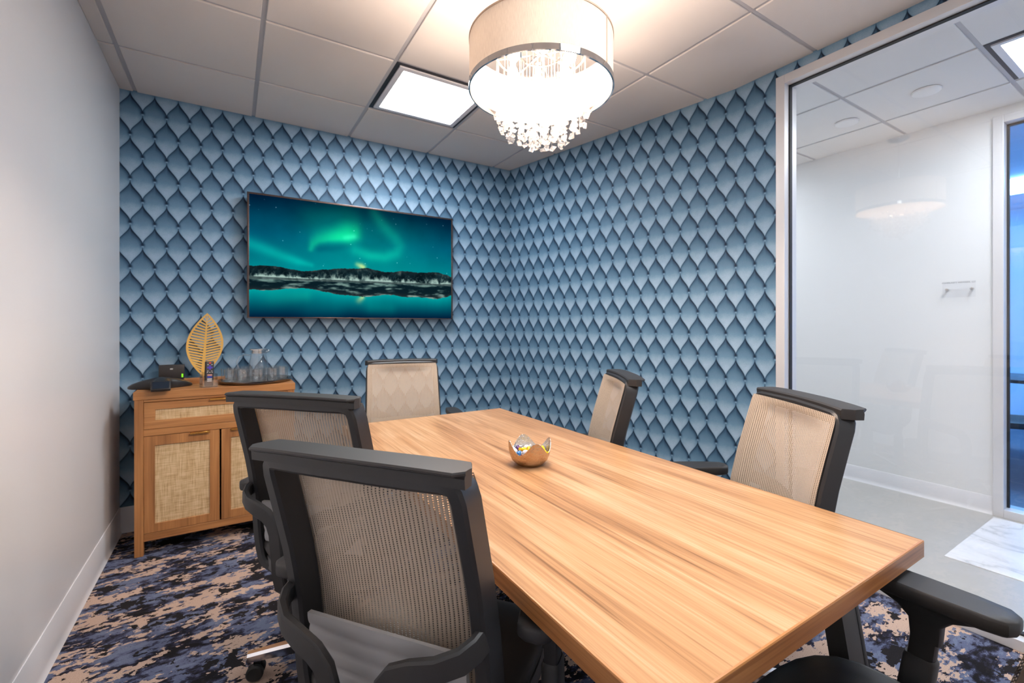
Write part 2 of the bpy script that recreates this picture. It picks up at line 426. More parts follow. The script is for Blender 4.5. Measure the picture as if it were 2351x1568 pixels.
b.inputs['Base Color'].default_value = (.46,.46,.47,1); b.inputs['Roughness'].default_value = .35; b.inputs['Alpha'].default_value = .86; b.inputs['Transmission Weight'].default_value = .15

# ------------------------------------------------------------------ room shell
H = 2.614
XL, YT = -.559, 3.519                  # left wall, screen wall
XG = 2.51                              # glazed wall
CA, CB = (2.116, YT), (XG, 1.582)      # angled wall from the far corner to the bend
YB = -1.05                             # wall behind the camera
JY, JZ = 1.350, 2.563                  # jamb and head of the glazing
XC = 4.16                              # corridor wall
CY0, CY1 = -1.6, 3.9                   # corridor extent
PW, PH = .1150, .264                   # wallpaper repeat

floor = struct(MB().add([(XL-.02,YB-.02,0),(XG+.0,YB-.02,0),(XG+.0,CB[1],0),(CA[0],YT+.02,0),(XL-.02,YT+.02,0)], [(0,1,2,3,4)]).build('floor', W['carpet'], smooth=0), 'dark blue, charcoal and beige abstract patterned carpet')
struct(MB().box(XL-.12, XL, YB-.1, YT+.12, 0, H+.1).build('wall_left', W['white_wall'], smooth=0), 'plain satin white side wall')
struct(MB().box(XL-.12, XG+.1, YB-.12, YB, 0, H+.1).build('wall_front', W['back_wall'], smooth=0))
def paper_wall(name, quads, label):
    """quads: list of (p0, p1, z0, z1, s0) ; the paper runs from p0 to p1, s0 = repeats offset"""
    me = bpy.data.meshes.new(name); vs = []; fs = []; uvs = []
    for p0, p1, z0, z1, s0 in quads:
        o = len(vs); L = math.hypot(p1[0]-p0[0], p1[1]-p0[1])
        vs += [(p0[0],p0[1],z0), (p1[0],p1[1],z0), (p1[0],p1[1],z1), (p0[0],p0[1],z1)]; fs.append((o,o+1,o+2,o+3))
        for s, z in ((0,z0),(L,z0),(L,z1),(0,z1)): uvs.append(((s0 + s)/PW, (z - 1.30)/PH))
        # plaster core behind the paper
        n = Vector((-(p1[1]-p0[1]), p1[0]-p0[0], 0)).normalized()*.10
        o = len(vs)
        vs += [(p0[0]+n.x,p0[1]+n.y,z0), (p1[0]+n.x,p1[1]+n.y,z0), (p1[0]+n.x,p1[1]+n.y,z1), (p0[0]+n.x,p0[1]+n.y,z1)]
        q = o-4
        for f in ((o+3,o+2,o+1,o),(q,o,o+1,q+1),(q+1,o+1,o+2,q+2),(q+3,q+2,o+2,o+3),(q,q+3,o+3,o)): fs.append(f); uvs += [(0,0)]*4
    me.from_pydata(vs, [], fs); ul = me.uv_layers.new(name='UVMap')
    for i, q in enumerate(uvs): ul.data[i].uv = q
    me.materials.append(W['wallpaper']); me.materials.append(W['corridor_wall'])
    for i, p in enumerate(me.polygons): p.material_index = 0 if i % 6 == 0 else 1
    me.update(); o = bpy.data.objects.new(name, me); C.objects.link(o); return struct(o, label)
paper_wall('wall_back', [((XL, YT), CA, 0, H+.1, XL + .511)], 'screen wall papered in blue tufted-look scale pattern')
paper_wall('wall_right', [(CA, CB, 0, H+.1, -.015)], 'angled wall papered in blue tufted-look scale pattern')
paper_wall('wall_glazed', [(CB, (XG, JY), 0, H+.1, 1.977-.015), ((XG, JY), (XG, YB), JZ, H+.1, 1.977+CB[1]-JY-.015)], 'blue papered wall strip around the glazing')

def baseboard(name, p0, p1, h=.15, mat=None, toe=.014):
    """cove base along p0->p1, room on its right-hand side"""
    d = Vector((p1[0]-p0[0], p1[1]-p0[1], 0)); n = Vector((d.y, -d.x, 0)).normalized()
    prof = [(0,0),(toe,0),(toe*.8,.004),(.006,.016),(.0045,.03),(.0045,h-.004),(.003,h),(0,h)]
    return struct(MB().loft([[(p[0]+n.x*a, p[1]+n.y*a, z) for a, z in prof] for p in (p0, p1)]).build(name, mat or W['base'], smooth=30))
baseboard('baseboard_left', (XL, YB), (XL, YT)); baseboard('baseboard_back', (XL, YT), CA); baseboard('baseboard_right', CA, CB)
baseboard('baseboard_glazed', CB, (XG, JY)); baseboard('baseboard_front', (XG, YB), (XL, YB))

# ceiling: lay-in tiles hanging a little below the exposed grid
GX, GY, GS = .1217, 2.3763, .6096
def clip(poly, a, b, c):
    """keep a*x+b*y<=c"""
    out = []
    for i in range(len(poly)):
        p, q = poly[i], poly[(i+1) % len(poly)]; dp = a*p[0]+b*p[1]-c; dq = a*q[0]+b*q[1]-c
        if dp <= 0: out.append(p)
        if (dp < 0 < dq) or (dq < 0 < dp):
            t = dp/(dp-dq); out.append((lerp(p[0],q[0],t), lerp(p[1],q[1],t)))
    return out
nA = Vector((CB[1]-CA[1], -(CB[0]-CA[0]), 0)); nA = Vector((-(nA.x), -(nA.y), 0)).normalized()
cA = nA.x*CA[0] + nA.y*CA[1]
def room_ceiling(name, x0, x1, y0, y1, gx, gy, skip, angled, label):
    root = struct(MB().box(x0-.05, x1+.05, y0-.05, y1+.05, H+.055, H+.075).build(name, W['plenum'], smooth=0), label)
    xs = sorted([x0] + [gx+GS*k for k in range(-20, 21) if x0 < gx+GS*k < x1] + [x1]); ys = sorted([y0] + [gy+GS*k for k in range(-20, 21) if y0 < gy+GS*k < y1] + [y1])
    g = .0105
    for i in range(len(xs)-1):
        for j in range(len(ys)-1):
            cx, cy = (xs[i]+xs[i+1])/2, (ys[j]+ys[j+1])/2
            if any(abs(cx-a) < .1 and abs(cy-b_) < .1 for a, b_ in skip): continue
            X0 = xs[i] + (g if i else 0); X1 = xs[i+1] - (g if i < len(xs)-2 else 0); Y0 = ys[j] + (g if j else 0); Y1 = ys[j+1] - (g if j < len(ys)-2 else 0)
            def poly(e):
                p = [(X0+e,Y0+e),(X1-e,Y0+e),(X1-e,Y1-e),(X0+e,Y1-e)]
                return clip(p, nA.x, nA.y, cA+.02) if angled else p
            a, b_ = poly(.002), poly(0)
            if len(a) < 3 or len(a) != len(b_): continue
            MB().loft([[(x,y,H) for x,y in a], [(x,y,H+.002) for x,y in b_], [(x,y,H+.018) for x,y in b_]]).build('ceiling_tile', W['tile' if angled else 'ctile'], root, smooth=0)
    for x in xs[1:-1]: MB().box(x-.014, x+.014, y0, y1, H+.007, H+.03).build('grid_bar', W['tbar'], root, smooth=0)
    for y in ys[1:-1]: MB().box(x0, x1, y-.014, y+.014, H+.0072, H+.0295).build('grid_bar', W['tbar'], root, smooth=0)
    return root
LX, LY = GX+GS*1.5, GY+GS*.5            # centre of the flat panel in view
LX2, LY2 = LX, GY-GS*3.5  # centre of a second, unseen panel added to light the room
room_ceiling('ceiling', XL, XG, YB, YT, GX, GY, [(LX, LY), (LX2, LY2)], True, 'white lay-in ceiling tiles in a metal grid')
CGX, CGY = 3.165, .70
CLX, CLY = CGX+GS*.5, CGY-GS*.5
CL = [(CLX, CLY), (CLX, CLY+GS*4), (CLX, CLY-GS*3)]
room_ceiling('ceiling_corridor', XG+.10, XC, CY0, CY1, CGX, CGY, CL, False, 'white lay-in ceiling of the corridor')

def troffer(name, x, y, mat, label, group=None):
    t = tag(empty(name, (x, y, H)), label, 'ceiling light', group)
    h = GS/2-.010
    MB().box(-h, h, -h, h, .035, .05).build('housing', W['trofframe'], t)
    def ringf(o, i, z0, z1):
        m_ = MB(); m_.box(-o, o, -o, -i, z0, z1).box(-o, o, i, o, z0, z1).box(-o, -i, -i, i, z0, z1).box(i, o, -i, i, z0, z1); return m_
    ringf(h, h-.022, .004, .035).build('dark_gap', W['trofdark'], t, smooth=0)
    ringf(h-.022, h-.052, -.004, .035).build('frame', W['trofedge'], t, smooth=0)
    MB().box(-h+.052, h-.052, -h+.052, h-.052, .0, .006).build('diffuser', mat, t, smooth=0)
    return t
troffer('ceiling_light', LX, LY, W['panel'], 'square flat panel light set in the ceiling before the blue corner')
troffer('ceiling_light', LX2, LY2, W['panel'], 'added unseen square panel light in the ceiling over the near table end')
for k, (x, y) in enumerate(CL):
    troffer('corridor_light', x, y, W['cpanel'], 'square panel light in the corridor ceiling near the glass door' if k == 0 else 'square panel light further along the corridor ceiling', 'corridor panel lights')
for x, y, lab in ((3.482, .997, 'round white cover plate in the corridor ceiling near the panel light'), (3.565, 1.444, 'round white cover plate in the corridor ceiling away from the panel light')):
    o = MB().lathe([(.0,.0),(.062,.0),(.07,-.004),(.066,-.012),(.05,-.016),(.0,-.016)], 0, 0, 0, 28).build('ceiling_cover', W['corridor_wall'], None, loc=(x, y, H))
    tag(o, lab, 'ceiling cover')

# glazed partition
win = struct(empty('window_1', (0,0,0)), 'full height glass partition in a pale metal frame')
fx0, fx1, fw = XG-.012, XG+.112, .046
gx0 = XG+.038
MB().box(fx0, fx1, JY-fw, JY, 0, JZ, .002).build('jamb', W['alu'], win, smooth=0)
MB().box(fx0, fx1, YB, JY-fw, JZ-fw, JZ, .002).build('head', W['alu'], win, smooth=0)
MB().box(fx0, fx1, YB, JY-fw, 0, .042, .002).build('sill', W['alu'], win, smooth=0)
MB().box(gx0-.006, gx0+.018, JY-fw-.006, JY-fw+.001, .04, JZ-fw).box(gx0-.006, gx0+.018, YB, JY-fw, JZ-fw-.006, JZ-fw+.001).box(gx0-.006, gx0+.018, YB, JY-fw, .041, .05).build('gasket', W['gasket'], win, smooth=0)
MB().add([(gx0+.006, YB, .04), (gx0+.006, JY-fw, .04), (gx0+.006, JY-fw, JZ-fw), (gx0+.006, YB, JZ-fw)], [(0,1,2,3)]).build('pane', W['glass'], win, smooth=0)

# corridor
cfl = struct(MB().add([(XG, CY0, 0), (XC, CY0, 0), (XC, CY1, 0), (XG, CY1, 0)], [(0,1,2,3)]).build('floor_corridor', W['vinyl'], smooth=0), 'pale grey corridor floor')
MB().box(3.19, 4.095, -1.2, .842, -.004, .004, .0015, 1).build('marble_slab', W['marble'], cfl, smooth=0)
DY1, DY0, DZ = .856, -.35, 2.56
cw = struct(MB().box(XC, XC+.12, DY1, CY1, 0, H+.05).box(XC, XC+.12, CY0, DY0, 0, H+.05).box(XC, XC+.12, DY0, DY1, DZ, H+.05).build('wall_corridor', W['corridor_wall'], smooth=0), 'white corridor wall')
struct(MB().box(XG, XC+.1, CY1, CY1+.1, 0, H+.05).build('wall_corridor_end', W['corridor_wall'], smooth=0))
struct(MB().box(XG, XC+.1, CY0-.1, CY0, 0, H+.05).build('wall_corridor_near', W['corridor_wall'], smooth=0))
baseboard('baseboard_corridor', (XC, CY1), (XC, DY1), .115)
d = struct(empty('door_1'), 'blue tinted glass door in a pale metal frame')
for q0 in (DY1-.05, DY0): MB().box(XC-.02, XC+.13, q0, q0+.05, 0, DZ, .003).build('door_jamb', W['alu'], d, smooth=0)
MB().box(XC-.02, XC+.13, DY0+.05, DY1-.05, DZ-.05, DZ, .003).build('door_head', W['alu'], d, smooth=0)
MB().box(XC-.02, XC+.13, DY0+.05, DY1-.05, 0, .052, .003).build('door_sill', W['alu'], d, smooth=0)
MB().box(XC+.05, XC+.07, DY1-.062, DY1-.05, .05, DZ-.05).box(XC+.05, XC+.07, DY0+.05, DY1-.05, DZ-.062, DZ-.05).build('door_gasket', W['gasket'], d, smooth=0)
MB().add([(XC+.06, DY0+.05, .052), (XC+.06, DY1-.05, .052), (XC+.06, DY1-.05, DZ-.05), (XC+.06, DY0+.05, DZ-.05)], [(0,1,2,3)]).build('door_pane', W['blueglass'], d, smooth=0)
MB().add([(XC+.063, DY0+.05, .957), (XC+.063, DY1-.05, .957), (XC+.063, DY1-.05, 1.855), (XC+.063, DY0+.05, 1.855)], [(0,1,2,3)]).build('frosted_film', W['film'], d, smooth=0)
# room behind the glass door
struct(MB().add([(XC+.12,-1.6,0),(8,-1.6,0),(8,2.6,0),(XC+.12,2.6,0)], [(0,1,2,3)]).build('floor_office', W['officefloor'], smooth=0))
struct(MB().box(8, 8.1, -1.6, 2.6, 0, H).build('wall_office_far', W['officewall'], smooth=0)); struct(MB().box(XC+.12, 8.1, 2.6, 2.7, 0, H).build('wall_office_side', W['officewall'], smooth=0))
struct(MB().box(XC+.12, 8.1, -1.7, -1.6, 0, H).build('wall_office_near', W['officewall'], smooth=0)); struct(MB().box(XC+.12, 8.1, -1.7, 2.7, H, H+.1).build('ceiling_office', W['officewall'], smooth=0))
for k, y in enumerate((.5, 1.3)):
    o = MB().box(-.3, .3, -.3, .3, -.03, 0, .004).build('office_light', W['opanel'], None, loc=(6.2+.4*k, y, H-.001)); tag(o, 'bluish panel light on the ceiling behind the glass door', 'ceiling light', 'office lights')
dk = tag(empty('office_desk', (6.1, 1.25, 0)), 'dark desk standing behind the blue glass door', 'desk')
MB().box(-.4, .4, -.7, .7, .72, .75, .004).build('desk_top', W['darkwood'], dk)
for sx in (-.36, .36):
    for sy in (-.66, .66): MB().box(sx-.025, sx+.025, sy-.025, sy+.025, 0, .72).build('leg', W['darkwood'], dk)
dc = tag(empty('side_chair', (5.35, .95, 0), .5), 'dark low-backed chair by the desk behind the glass door', 'chair')
MB().box(-.23, .23, -.23, .23, .42, .47, .015).build('seat', W['seatfab'], dc)
MB().box(-.23, .23, -.25, -.21, .47, .88, .015).build('backrest', W['seatfab'], dc)
for sx in (-.2, .2):
    for sy in (-.2, .2): MB().box(sx-.015, sx+.015, sy-.015, sy+.015, 0, .42).build('leg', W['blackpl'], dc)
# room sign
sg = tag(empty('door_sign', (XC, 1.015, 1.465)), 'clear acrylic name plate on metal standoffs on the corridor wall', 'sign')
MB().box(-.030, -.026, -.082, .082, -.055, .055, .0008, 1).build('plate', W['signplate'], sg)
for y in (-.062, .062):
    MB().lathe([(.0,0),(.008,0),(.008,-.032),(.0,-.033)], 0, y, 0, 16, 'x').build('standoff', W['steel'], sg)
tx = bpy.data.curves.new('sign_text', 'FONT'); tx.body = 'COMMUNITY PARTNERS, LLC'; tx.size = .0128; tx.align_x = 'CENTER'; tx.extrude = .0003
to = bpy.data.objects.new('tmp_text', tx); C.objects.link(to)
me = bpy.data.meshes.new_from_object(to.evaluated_get(bpy.context.evaluated_depsgraph_get())); bpy.data.objects.remove(to)
link('lettering', me, W['ink'], sg, (-.0308, 0, .040), (PI/2, 0, -PI/2))

# ------------------------------------------------------------------ conference table
TX0, TX1, TY0, TY1, TZ, TT = .4646, 1.364, .3946, 2.3789, .725, .040
tb = tag(empty('conference_table', ((TX0+TX1)/2, (TY0+TY1)/2, 0)), 'rectangular wood-grain conference table with black slanted legs', 'table')
hx, hy = (TX1-TX0)/2, (TY1-TY0)/2
MB().box(-hx+.003, hx-.003, -hy+.003, hy-.003, TZ-TT+.001, TZ, .0008, 1).build('table_top', W['table_y'], tb)
MB().box(-hx, -hx+.0029, -hy+.003, hy-.003, TZ-TT, TZ-.0035, .0008, 1).build('edge_strip', W['table_edge_y'], tb); MB().box(hx-.0029, hx, -hy+.003, hy-.003, TZ-TT, TZ-.0035, .0008, 1).build('edge_strip', W['table_edge_y'], tb)
MB().box(-hx, hx, -hy, -hy+.0029, TZ-TT, TZ-.0035, .0008, 1).build('edge_strip', W['table_edge_x'], tb); MB().box(-hx, hx, hy-.0029, hy, TZ-TT, TZ-.0035, .0008, 1).build('edge_strip', W['table_edge_x'], tb)
e = .0035
MB().loft([[(-hx,-hy,TZ-.0035),(hx,-hy,TZ-.0035),(hx,hy,TZ-.0035),(-hx,hy,TZ-.0035)], [(-hx+.001,-hy+.001,TZ-.001),(hx-.001,-hy+.001,TZ-.001),(hx-.001,hy-.001,TZ-.001),(-hx+.001,hy-.001,TZ-.001)],
           [(-hx+e,-hy+e,TZ+.0002),(hx-e,-hy+e,TZ+.0002),(hx-e,hy-e,TZ+.0002),(-hx+e,hy-e,TZ+.0002)]], caps=False).build('edge_banding', W['edgeband'], tb)
for sx in (-1, 1):
    for sy in (-1, 1):
        top, bot = Vector((sx*.306, sy*.857, TZ-TT)), Vector((sx*.366, sy*.937, .012))
        wv = Vector((.042, 0, 0)); dv_ = Vector((0, .022, 0))
        lg = MB().loft([[q-wv-dv_, q+wv-dv_, q+wv+dv_, q-wv+dv_] for q in (bot, top)]).build('leg', W['legmetal'], tb, smooth=0)
        MB().loft([[q+wv*.62-dv_*1.04, q+wv*.80-dv_*1.04, q+wv*.80+dv_*1.04, q+wv*.62+dv_*1.04] for q in (bot, top)]).build('slot', W['gasket'], lg, smooth=0)
        MB().box(bot.x-.06, bot.x+.06, bot.y-.026, bot.y+.026, 0, .012, .003).build('foot', W['tubeblk'], lg)
for sy in (-1, 1): MB().box(-.25, .25, sy*.857-.02, sy*.857+.02, TZ-TT-.035, TZ-TT, .003).build('cross_rail', W['legmetal'], tb)
MB().box(-.03, .03, -.836, .836, TZ-TT-.03, TZ-TT, .003).build('long_rail', W['legmetal'], tb)

# ------------------------------------------------------------------ task chairs
ZB = [.33, .46, .56, .66, .76, .86, .93, .995]; YBK = [-.175, -.18, -.187, -.200, -.222, -.250, -.270, -.288]
def yb(z): return interp(z, ZB, YBK)
def xc(z): return interp(z, [.40, .50, .70, .97], [.224, .226, .220, .213])
def chair_meshes():
    P = {}
    # closed frame loop: half path going up the right side, mirrored
    half = [(0, .378), (.10, .378), (.165, .381), (.196, .392), (.212, .412), (.220, .445), (.224, .48)]
    half += [(xc(z), z) for z in (.52,.58,.64,.70,.76,.82,.88,.925)]
    half += [(.2130-.003, .945), (.2130-.011, .956), (.2130-.026, .961), (.12, .962), (.06, .963)]
    path = half + [(0, .964)] + [(-x, z) for x, z in reversed(half[1:])]
    n = len(path); rings = []
    for i in range(n):
        x, z = path[i]; a = Vector(path[(i-1) % n]); b_ = Vector(path[(i+1) % n]); t = (b_-a).normalized(); nrm = Vector((t.y, -t.x))
        y = yb(z); k = (z - .41)/.55
        wo = lerp(.016, .018, k); wi = lerp(.024, .021, k)
        if z > .955: wi = .022; wo = .018
        yf, ybk_ = y+.050, y-.010
        curve = .014*(1-min(1, (x/.22)**2)) * (1 if z > .9 else .6)
        yf -= curve; ybk_ -= curve
        c = .006
        sec = [(wo, yf-c), (wo-c, yf), (-wi+c, yf), (-wi, yf-c), (-wi+.004, ybk_+c), (-wi+.004+c, ybk_), (wo-.004-c, ybk_), (wo-.004, ybk_+c)]
        rings.append([(x+nrm.x*s, yy, z+nrm.y*s) for s, yy in sec])
    P['back_frame'] = (MB().loft(rings, closed=True).mesh('back_frame', 35), 'blackpl')
    # flared top rail with a lip reaching backwards
    rings = []
    for k in range(33):
        s = -1 + 2*k/32; x = .236*s; e_ = abs(s); f = 1 if e_ < .92 else math.sqrt(max(0, 1-((e_-.92)/.08)**2))*.8+.2
        y0 = yb(.985) - .012*(1-s*s); zt = .995 - .005*e_**3
        yf = y0+.008+.040*f; ybk_ = y0-.024*f - .003*e_; ym = y0-.011
        rings.append([(x, yf, zt-.006), (x, yf-.004*f, zt-.001), (x, lerp(yf, ybk_, .5), zt), (x, ybk_+.003*f, zt), (x, ybk_, zt-.003), (x, ybk_+.001, zt-.0065), (x, lerp(ybk_, ym, .5), zt-.0085), (x, ym+.0005, zt-.013), (x, ym+.002, zt-.030), (x, yf-.002, zt-.030)])
    P['top_rail'] = (MB().loft(rings).mesh('top_rail', 24), 'softblk')
    # mesh panel
    me = bpy.data.meshes.new('mesh_panel'); nx, nz = 25, 31; vs = []; uv = []
    for j in range(nz):
        z = lerp(.418, .967, j/(nz-1)); xi = xc(z)+.008 - .05*max(0, (z-.955)/.02)**2*.2
        for i in range(nx):
            s = -1+2*i/(nx-1); x = xi*s
            q_ = min(1, abs(s)/.82); fz = max(0, min(1, (.952-z)/.03))*max(0, min(1, (z-.425)/.03)); vs.append((x, yb(z)+.0535-.014*(1-s*s)-.020*(1-q_*q_)**.8*fz, z)); uv.append((x, z))
    fs = [(j*nx+i, j*nx+i+1, (j+1)*nx+i+1, (j+1)*nx+i) for j in range(nz-1) for i in range(nx-1)]
    me.from_pydata(vs, [], fs); ul = me.uv_layers.new(name='UVMap')
    for l in me.loops: ul.data[l.index].uv = uv[l.vertex_index]
    me.polygons.foreach_set('use_smooth', [True]*len(me.polygons)); me.update(); P['mesh_panel'] = (me, 'mesh')
    # lumbar pad: bowed grey panel with horizontal flutes behind the mesh
    rings = []
    for k in range(21):
        s = -1+2*k/20; x = .188*s; ring = []; N = 24
        zs = [lerp(.475, .625-.010*s*s, j/N) for j in range(N+1)]
        for z in zs: ring.append((x, yb(z)-.004-.012*(1-s*s)-.0045*abs(math.sin((z-.475)/.037*PI))**.6, z))
        for z in reversed(zs): ring.append((x, yb(z)+.003-.012*(1-s*s), z))
        rings.append(ring)
    P['lumbar_pad'] = (MB().loft(rings).mesh('lumbar_pad', 60), 'lumbar')
    # back supports: bands from the uprights sweeping to the spine and hooking under the seat
    sec = rect(.018, .046, .004, 1)
    for sgn, nm in ((-1, 'support_l'), (1, 'support_r')):
        ctrl = [(.226,-.205,.660), (.222,-.225,.655), (.205,-.250,.646), (.170,-.272,.637), (.125,-.282,.626), (.090,-.282,.610), (.070,-.278,.585), (.062,-.274,.55), (.060,-.268,.48), (.060,-.262,.41), (.060,-.250,.365), (.060,-.225,.340), (.060,-.18,.332), (.060,-.06,.335)]
        pts = [Vector((sgn*x, y, z)) for x, y, z in ctrl]; rings = []
        for i, q in enumerate(pts):
            t = (pts[min(i+1, len(pts)-1)]-pts[max(i-1, 0)]).normalized()
            fwd = Vector((0,1,0)) if i > 3 else Vector((-sgn*.5,.6,0)).normalized()
            a = (fwd - t*fwd.dot(t)); 
            if a.length < .2: a = Vector((0,0,1))-t*t.z
            a.normalize(); b_ = t.cross(a)
            rings.append([q + a*u_ + b_*v_ for u_, v_ in sec])
        P[nm] = (MB().loft(rings).mesh('back_support', 28), 'softblk')
    # seat
    def outline(s, n=40):
        pts = []
        for k in range(n):
            a = 2*PI*k/n; c, d_ = math.cos(a), math.sin(a)
            r = (abs(c)**3.6 + abs(d_)**3.6)**(-1/3.6); pts.append((.245*s*r*c, .015+.235*s*r*d_))
        return pts
    def drop(x, y): return -.028*max(0, (y-.10)/.15)**2 + .012*(x/.245)**2
    rings = [[(x, y, z+drop(x, y)) for x, y in outline(s)] for z, s in ((.418,.92),(.424,.975),(.440,1.0),(.456,.995),(.468,.965),(.475,.90),(.479,.75),(.480,.4),(.480,.05))]
    P['seat_cushion'] = (MB().loft(rings).mesh('seat_cushion', 60), 'seatfab')
    rings = [[(x, y, z) for x, y in outline(s)] for z, s in ((.335,.60),(.340,.74),(.352,.88),(.385,.975),(.419,.965))]
    P['seat_pan'] = (MB().loft(rings).mesh('seat_pan', 60), 'greypl')
    P['mechanism'] = (MB().box(-.09, .09, -.12, .12, .305, .350, .012).mesh('mechanism'), 'blackpl')
    P['gas_cylinder'] = (MB().lathe([(.0,.09),(.030,.09),(.030,.21),(.024,.212),(.024,.31),(.0,.31)], seg=20).mesh('gas_cylinder'), 'blackpl')
    P['base_hub'] = (MB().lathe([(.0,.062),(.044,.062),(.050,.075),(.047,.112),(.038,.12),(.0,.12)], seg=25).mesh('base_hub'), 'polished')
    # star leg along +x, with a caster below its tip
    rings = []
    for t in (0,.2,.45,.7,.9,1.0):
        x = lerp(.035, .325, t); zt = lerp(.116, .092, t**1.3); hh = lerp(.042, .026, t); ww = lerp(.026, .016, t)
        rings.append([(x,-ww,zt-hh), (x,ww,zt-hh), (x,ww*.95,zt-.008), (x,ww*.55,zt), (x,-ww*.55,zt), (x,-ww*.95,zt-.008)])
    P['leg'] = (MB().loft(rings).mesh('leg', 30), 'polished')
    P['leg_tip'] = (MB().box(.303, .329, -.015, .015, .052, .078, .004).mesh('leg_tip'), 'polished')
    cm = MB()
    for s in (-1, 1): cm.lathe([(.0,s*.008),(.024,s*.008),(.0275,s*.011),(.0275,s*.022),(.022,s*.026),(.0,s*.026)], .300, 0, .0285, 24, 'y')
    cm.box(.286, .322, -.009, .009, .026, .056, .005)
    P['caster'] = (cm.mesh('caster', 35), 'tubeblk')
    # armrest on the right (x>0); mirrored by negative scale free copies -> built twice
    for sgn, nm in ((1, 'r'), (-1, 'l')):
        pad = []
        def po(s):
            pts = []
            for x, y in ((-.030,-.155),(-.012,-.165),(.018,-.165),(.036,-.150),(.044,-.10),(.046,-.02),(.044,.05),(.034,.095),(.012,.108),(-.012,.106),(-.032,.088),(-.040,.03),(-.041,-.05),(-.038,-.125)):
                pts.append((sgn*(.302 + x*s), -.03+(y+.03)*(1-(1-s)*.4)))
            return pts
        pad = [[(x, y, z) for x, y in po(s)] for z, s in ((.640,.80),(.644,.94),(.650,1.0),(.666,1.0),(.6710,.975),(.6735,.92),(.6738,.5))]
        P['pad_'+nm] = (MB().loft(pad).mesh('armrest', 40), 'softblk')
        br = MB().loft([[(sgn*(.302+a), -.028+b_, z) for a, b_ in rect(wd, ln, .008, 2)] for z, wd, ln in ((.560,.034,.050),(.600,.036,.056),(.622,.044,.095),(.641,.054,.185))])
        P['bracket_'+nm] = (br.mesh('pad_bracket', 40), 'blackpl')
        ps = MB().loft([[(sgn*(xo+a), y0+b_, z) for a, b_ in rect(.030, .046, .008, 2)] for z, xo, y0 in ((.43,.300,-.010),(.57,.302,-.026))])
        P['post_'+nm] = (ps.mesh('arm_post', 40), 'blackpl')
        sl = MB().loft([[(sgn*(xo+a), y0+b_, z) for a, b_ in rect(wd, ln, .010, 2)] for z, xo, y0, wd, ln in ((.325,.272,.004,.030,.060),(.345,.288,.002,.040,.062),(.38,.297,-.002,.042,.060),(.515,.301,-.019,.040,.056),(.522,.301,-.019,.034,.050))])
        sl.loft([[(sgn*.275, -.030, z0) for z0 in (.322,.342)][:1] + [(sgn*.275, .034, .322), (sgn*.275, .034, .344), (sgn*.275, -.030, .344)], [(sgn*.085, -.040, .318), (sgn*.085, .044, .318), (sgn*.085, .044, .338), (sgn*.085, -.040, .338)]])
        P['sleeve_'+nm] = (sl.mesh('arm_sleeve', 40), 'blackpl')
    return P
CM = chair_meshes()
def place_chair(bt, face, label, dz=0.0, base_ang=0.0, dy=-.288, arm_y=0.0, arm_z=0.0):
    f = Vector((face[0], face[1], 0)).normalized(); rz = math.atan2(-f.x, f.y)
    o = Vector((bt[0], bt[1], 0)) - f*dy
    t = tag(empty('office_chair', (o.x, o.y, 0), rz), label, 'chair', 'mesh-back chairs at the conference table')
    def part(key, name, par=None, z=dz, rot=None):
        me_, mt = CM[key]; return link(name, me_, W[mt], par or t, (0,0,z), rot)
    part('back_frame', 'back_frame'); part('top_rail', 'top_rail'); part('mesh_panel', 'mesh_back'); part('lumbar_pad', 'lumbar_pad')
    part('support_l', 'back_support'); part('support_r', 'back_support'); part('seat_cushion', 'seat'); part('seat_pan', 'seat_pan'); part('mechanism', 'mechanism')
    part('gas_cylinder', 'gas_cylinder', None, 0); part('base_hub', 'base_hub', None, 0)
    for k in range(5):
        lg = part('leg', 'leg', None, 0, (0,0,base_ang-rz+2*PI*k/5)); part('leg_tip', 'leg_tip', lg, 0); part('caster', 'caster', lg, 0)
    for s in 'lr':
        a = part('pad_'+s, 'armrest', None, 0); a.location.y = arm_y; a.location.z = arm_z; part('bracket_'+s, 'pad_bracket', a, 0); part('post_'+s, 'arm_post', a, 0); part('sleeve_'+s, 'arm_sleeve', a, 0)
    return t
place_chair((.18, .858), (.8, .602), 'black and beige mesh-back chair on the cabinet side of the table, farther from the cabinet', 0, .9)
place_chair((.147, 1.555), (.741, .671), 'black and beige mesh-back chair standing between the rattan cabinet and its neighbour chair', .02, 2.88)
place_chair((.97, 3.02), (-.213, -.977), 'black and beige mesh-back chair at the table end under the television', 0, .3)
place_chair((1.605, 1.58), (-.858, .515), 'black and beige mesh-back chair seen edge-on beside the blue papered angled wall', 0, .2, arm_z=-.05)
place_chair((1.605, .765), (-.853, .52), 'black and beige mesh-back chair in front of the glass partition', 0, .55)
place_chair((.945, .325-.288), (0, 1), 'black chair pushed in at the table end opposite the television', 0, .63, arm_y=.06)

# ------------------------------------------------------------------ television
tvx0, tvx1, tvz0, tvz1, tvy = .083, 1.531, 1.270, 2.093, 3.449
tv = tag(empty('television', ((tvx0+tvx1)/2, tvy, (tvz0+tvz1)/2)), 'large wall-mounted flat television showing green northern lights over mountains', 'television')
tw, th_ = (tvx1-tvx0)/2, (tvz1-tvz0)/2
m_ = MB(); bz = .012
m_.box(-tw, tw, 0, .030, -th_, -th_+.007, .001).box(-tw, tw, 0, .030, th_-bz, th_, .001).box(-tw, -tw+bz, 0, .030, -th_+.007, th_-bz, .001).box(tw-bz, tw, 0, .030, -th_+.007, th_-bz, .001)
m_.build('bezel', W['tvframe'], tv, smooth=30)
MB().box(-tw+.004, tw-.004, .012, .035, -th_+.004, th_-.004, .002).box(-tw*.62, tw*.62, .035, .055, -th_*.7, th_*.4, .008).build('back_cover', W['tvback'], tv)
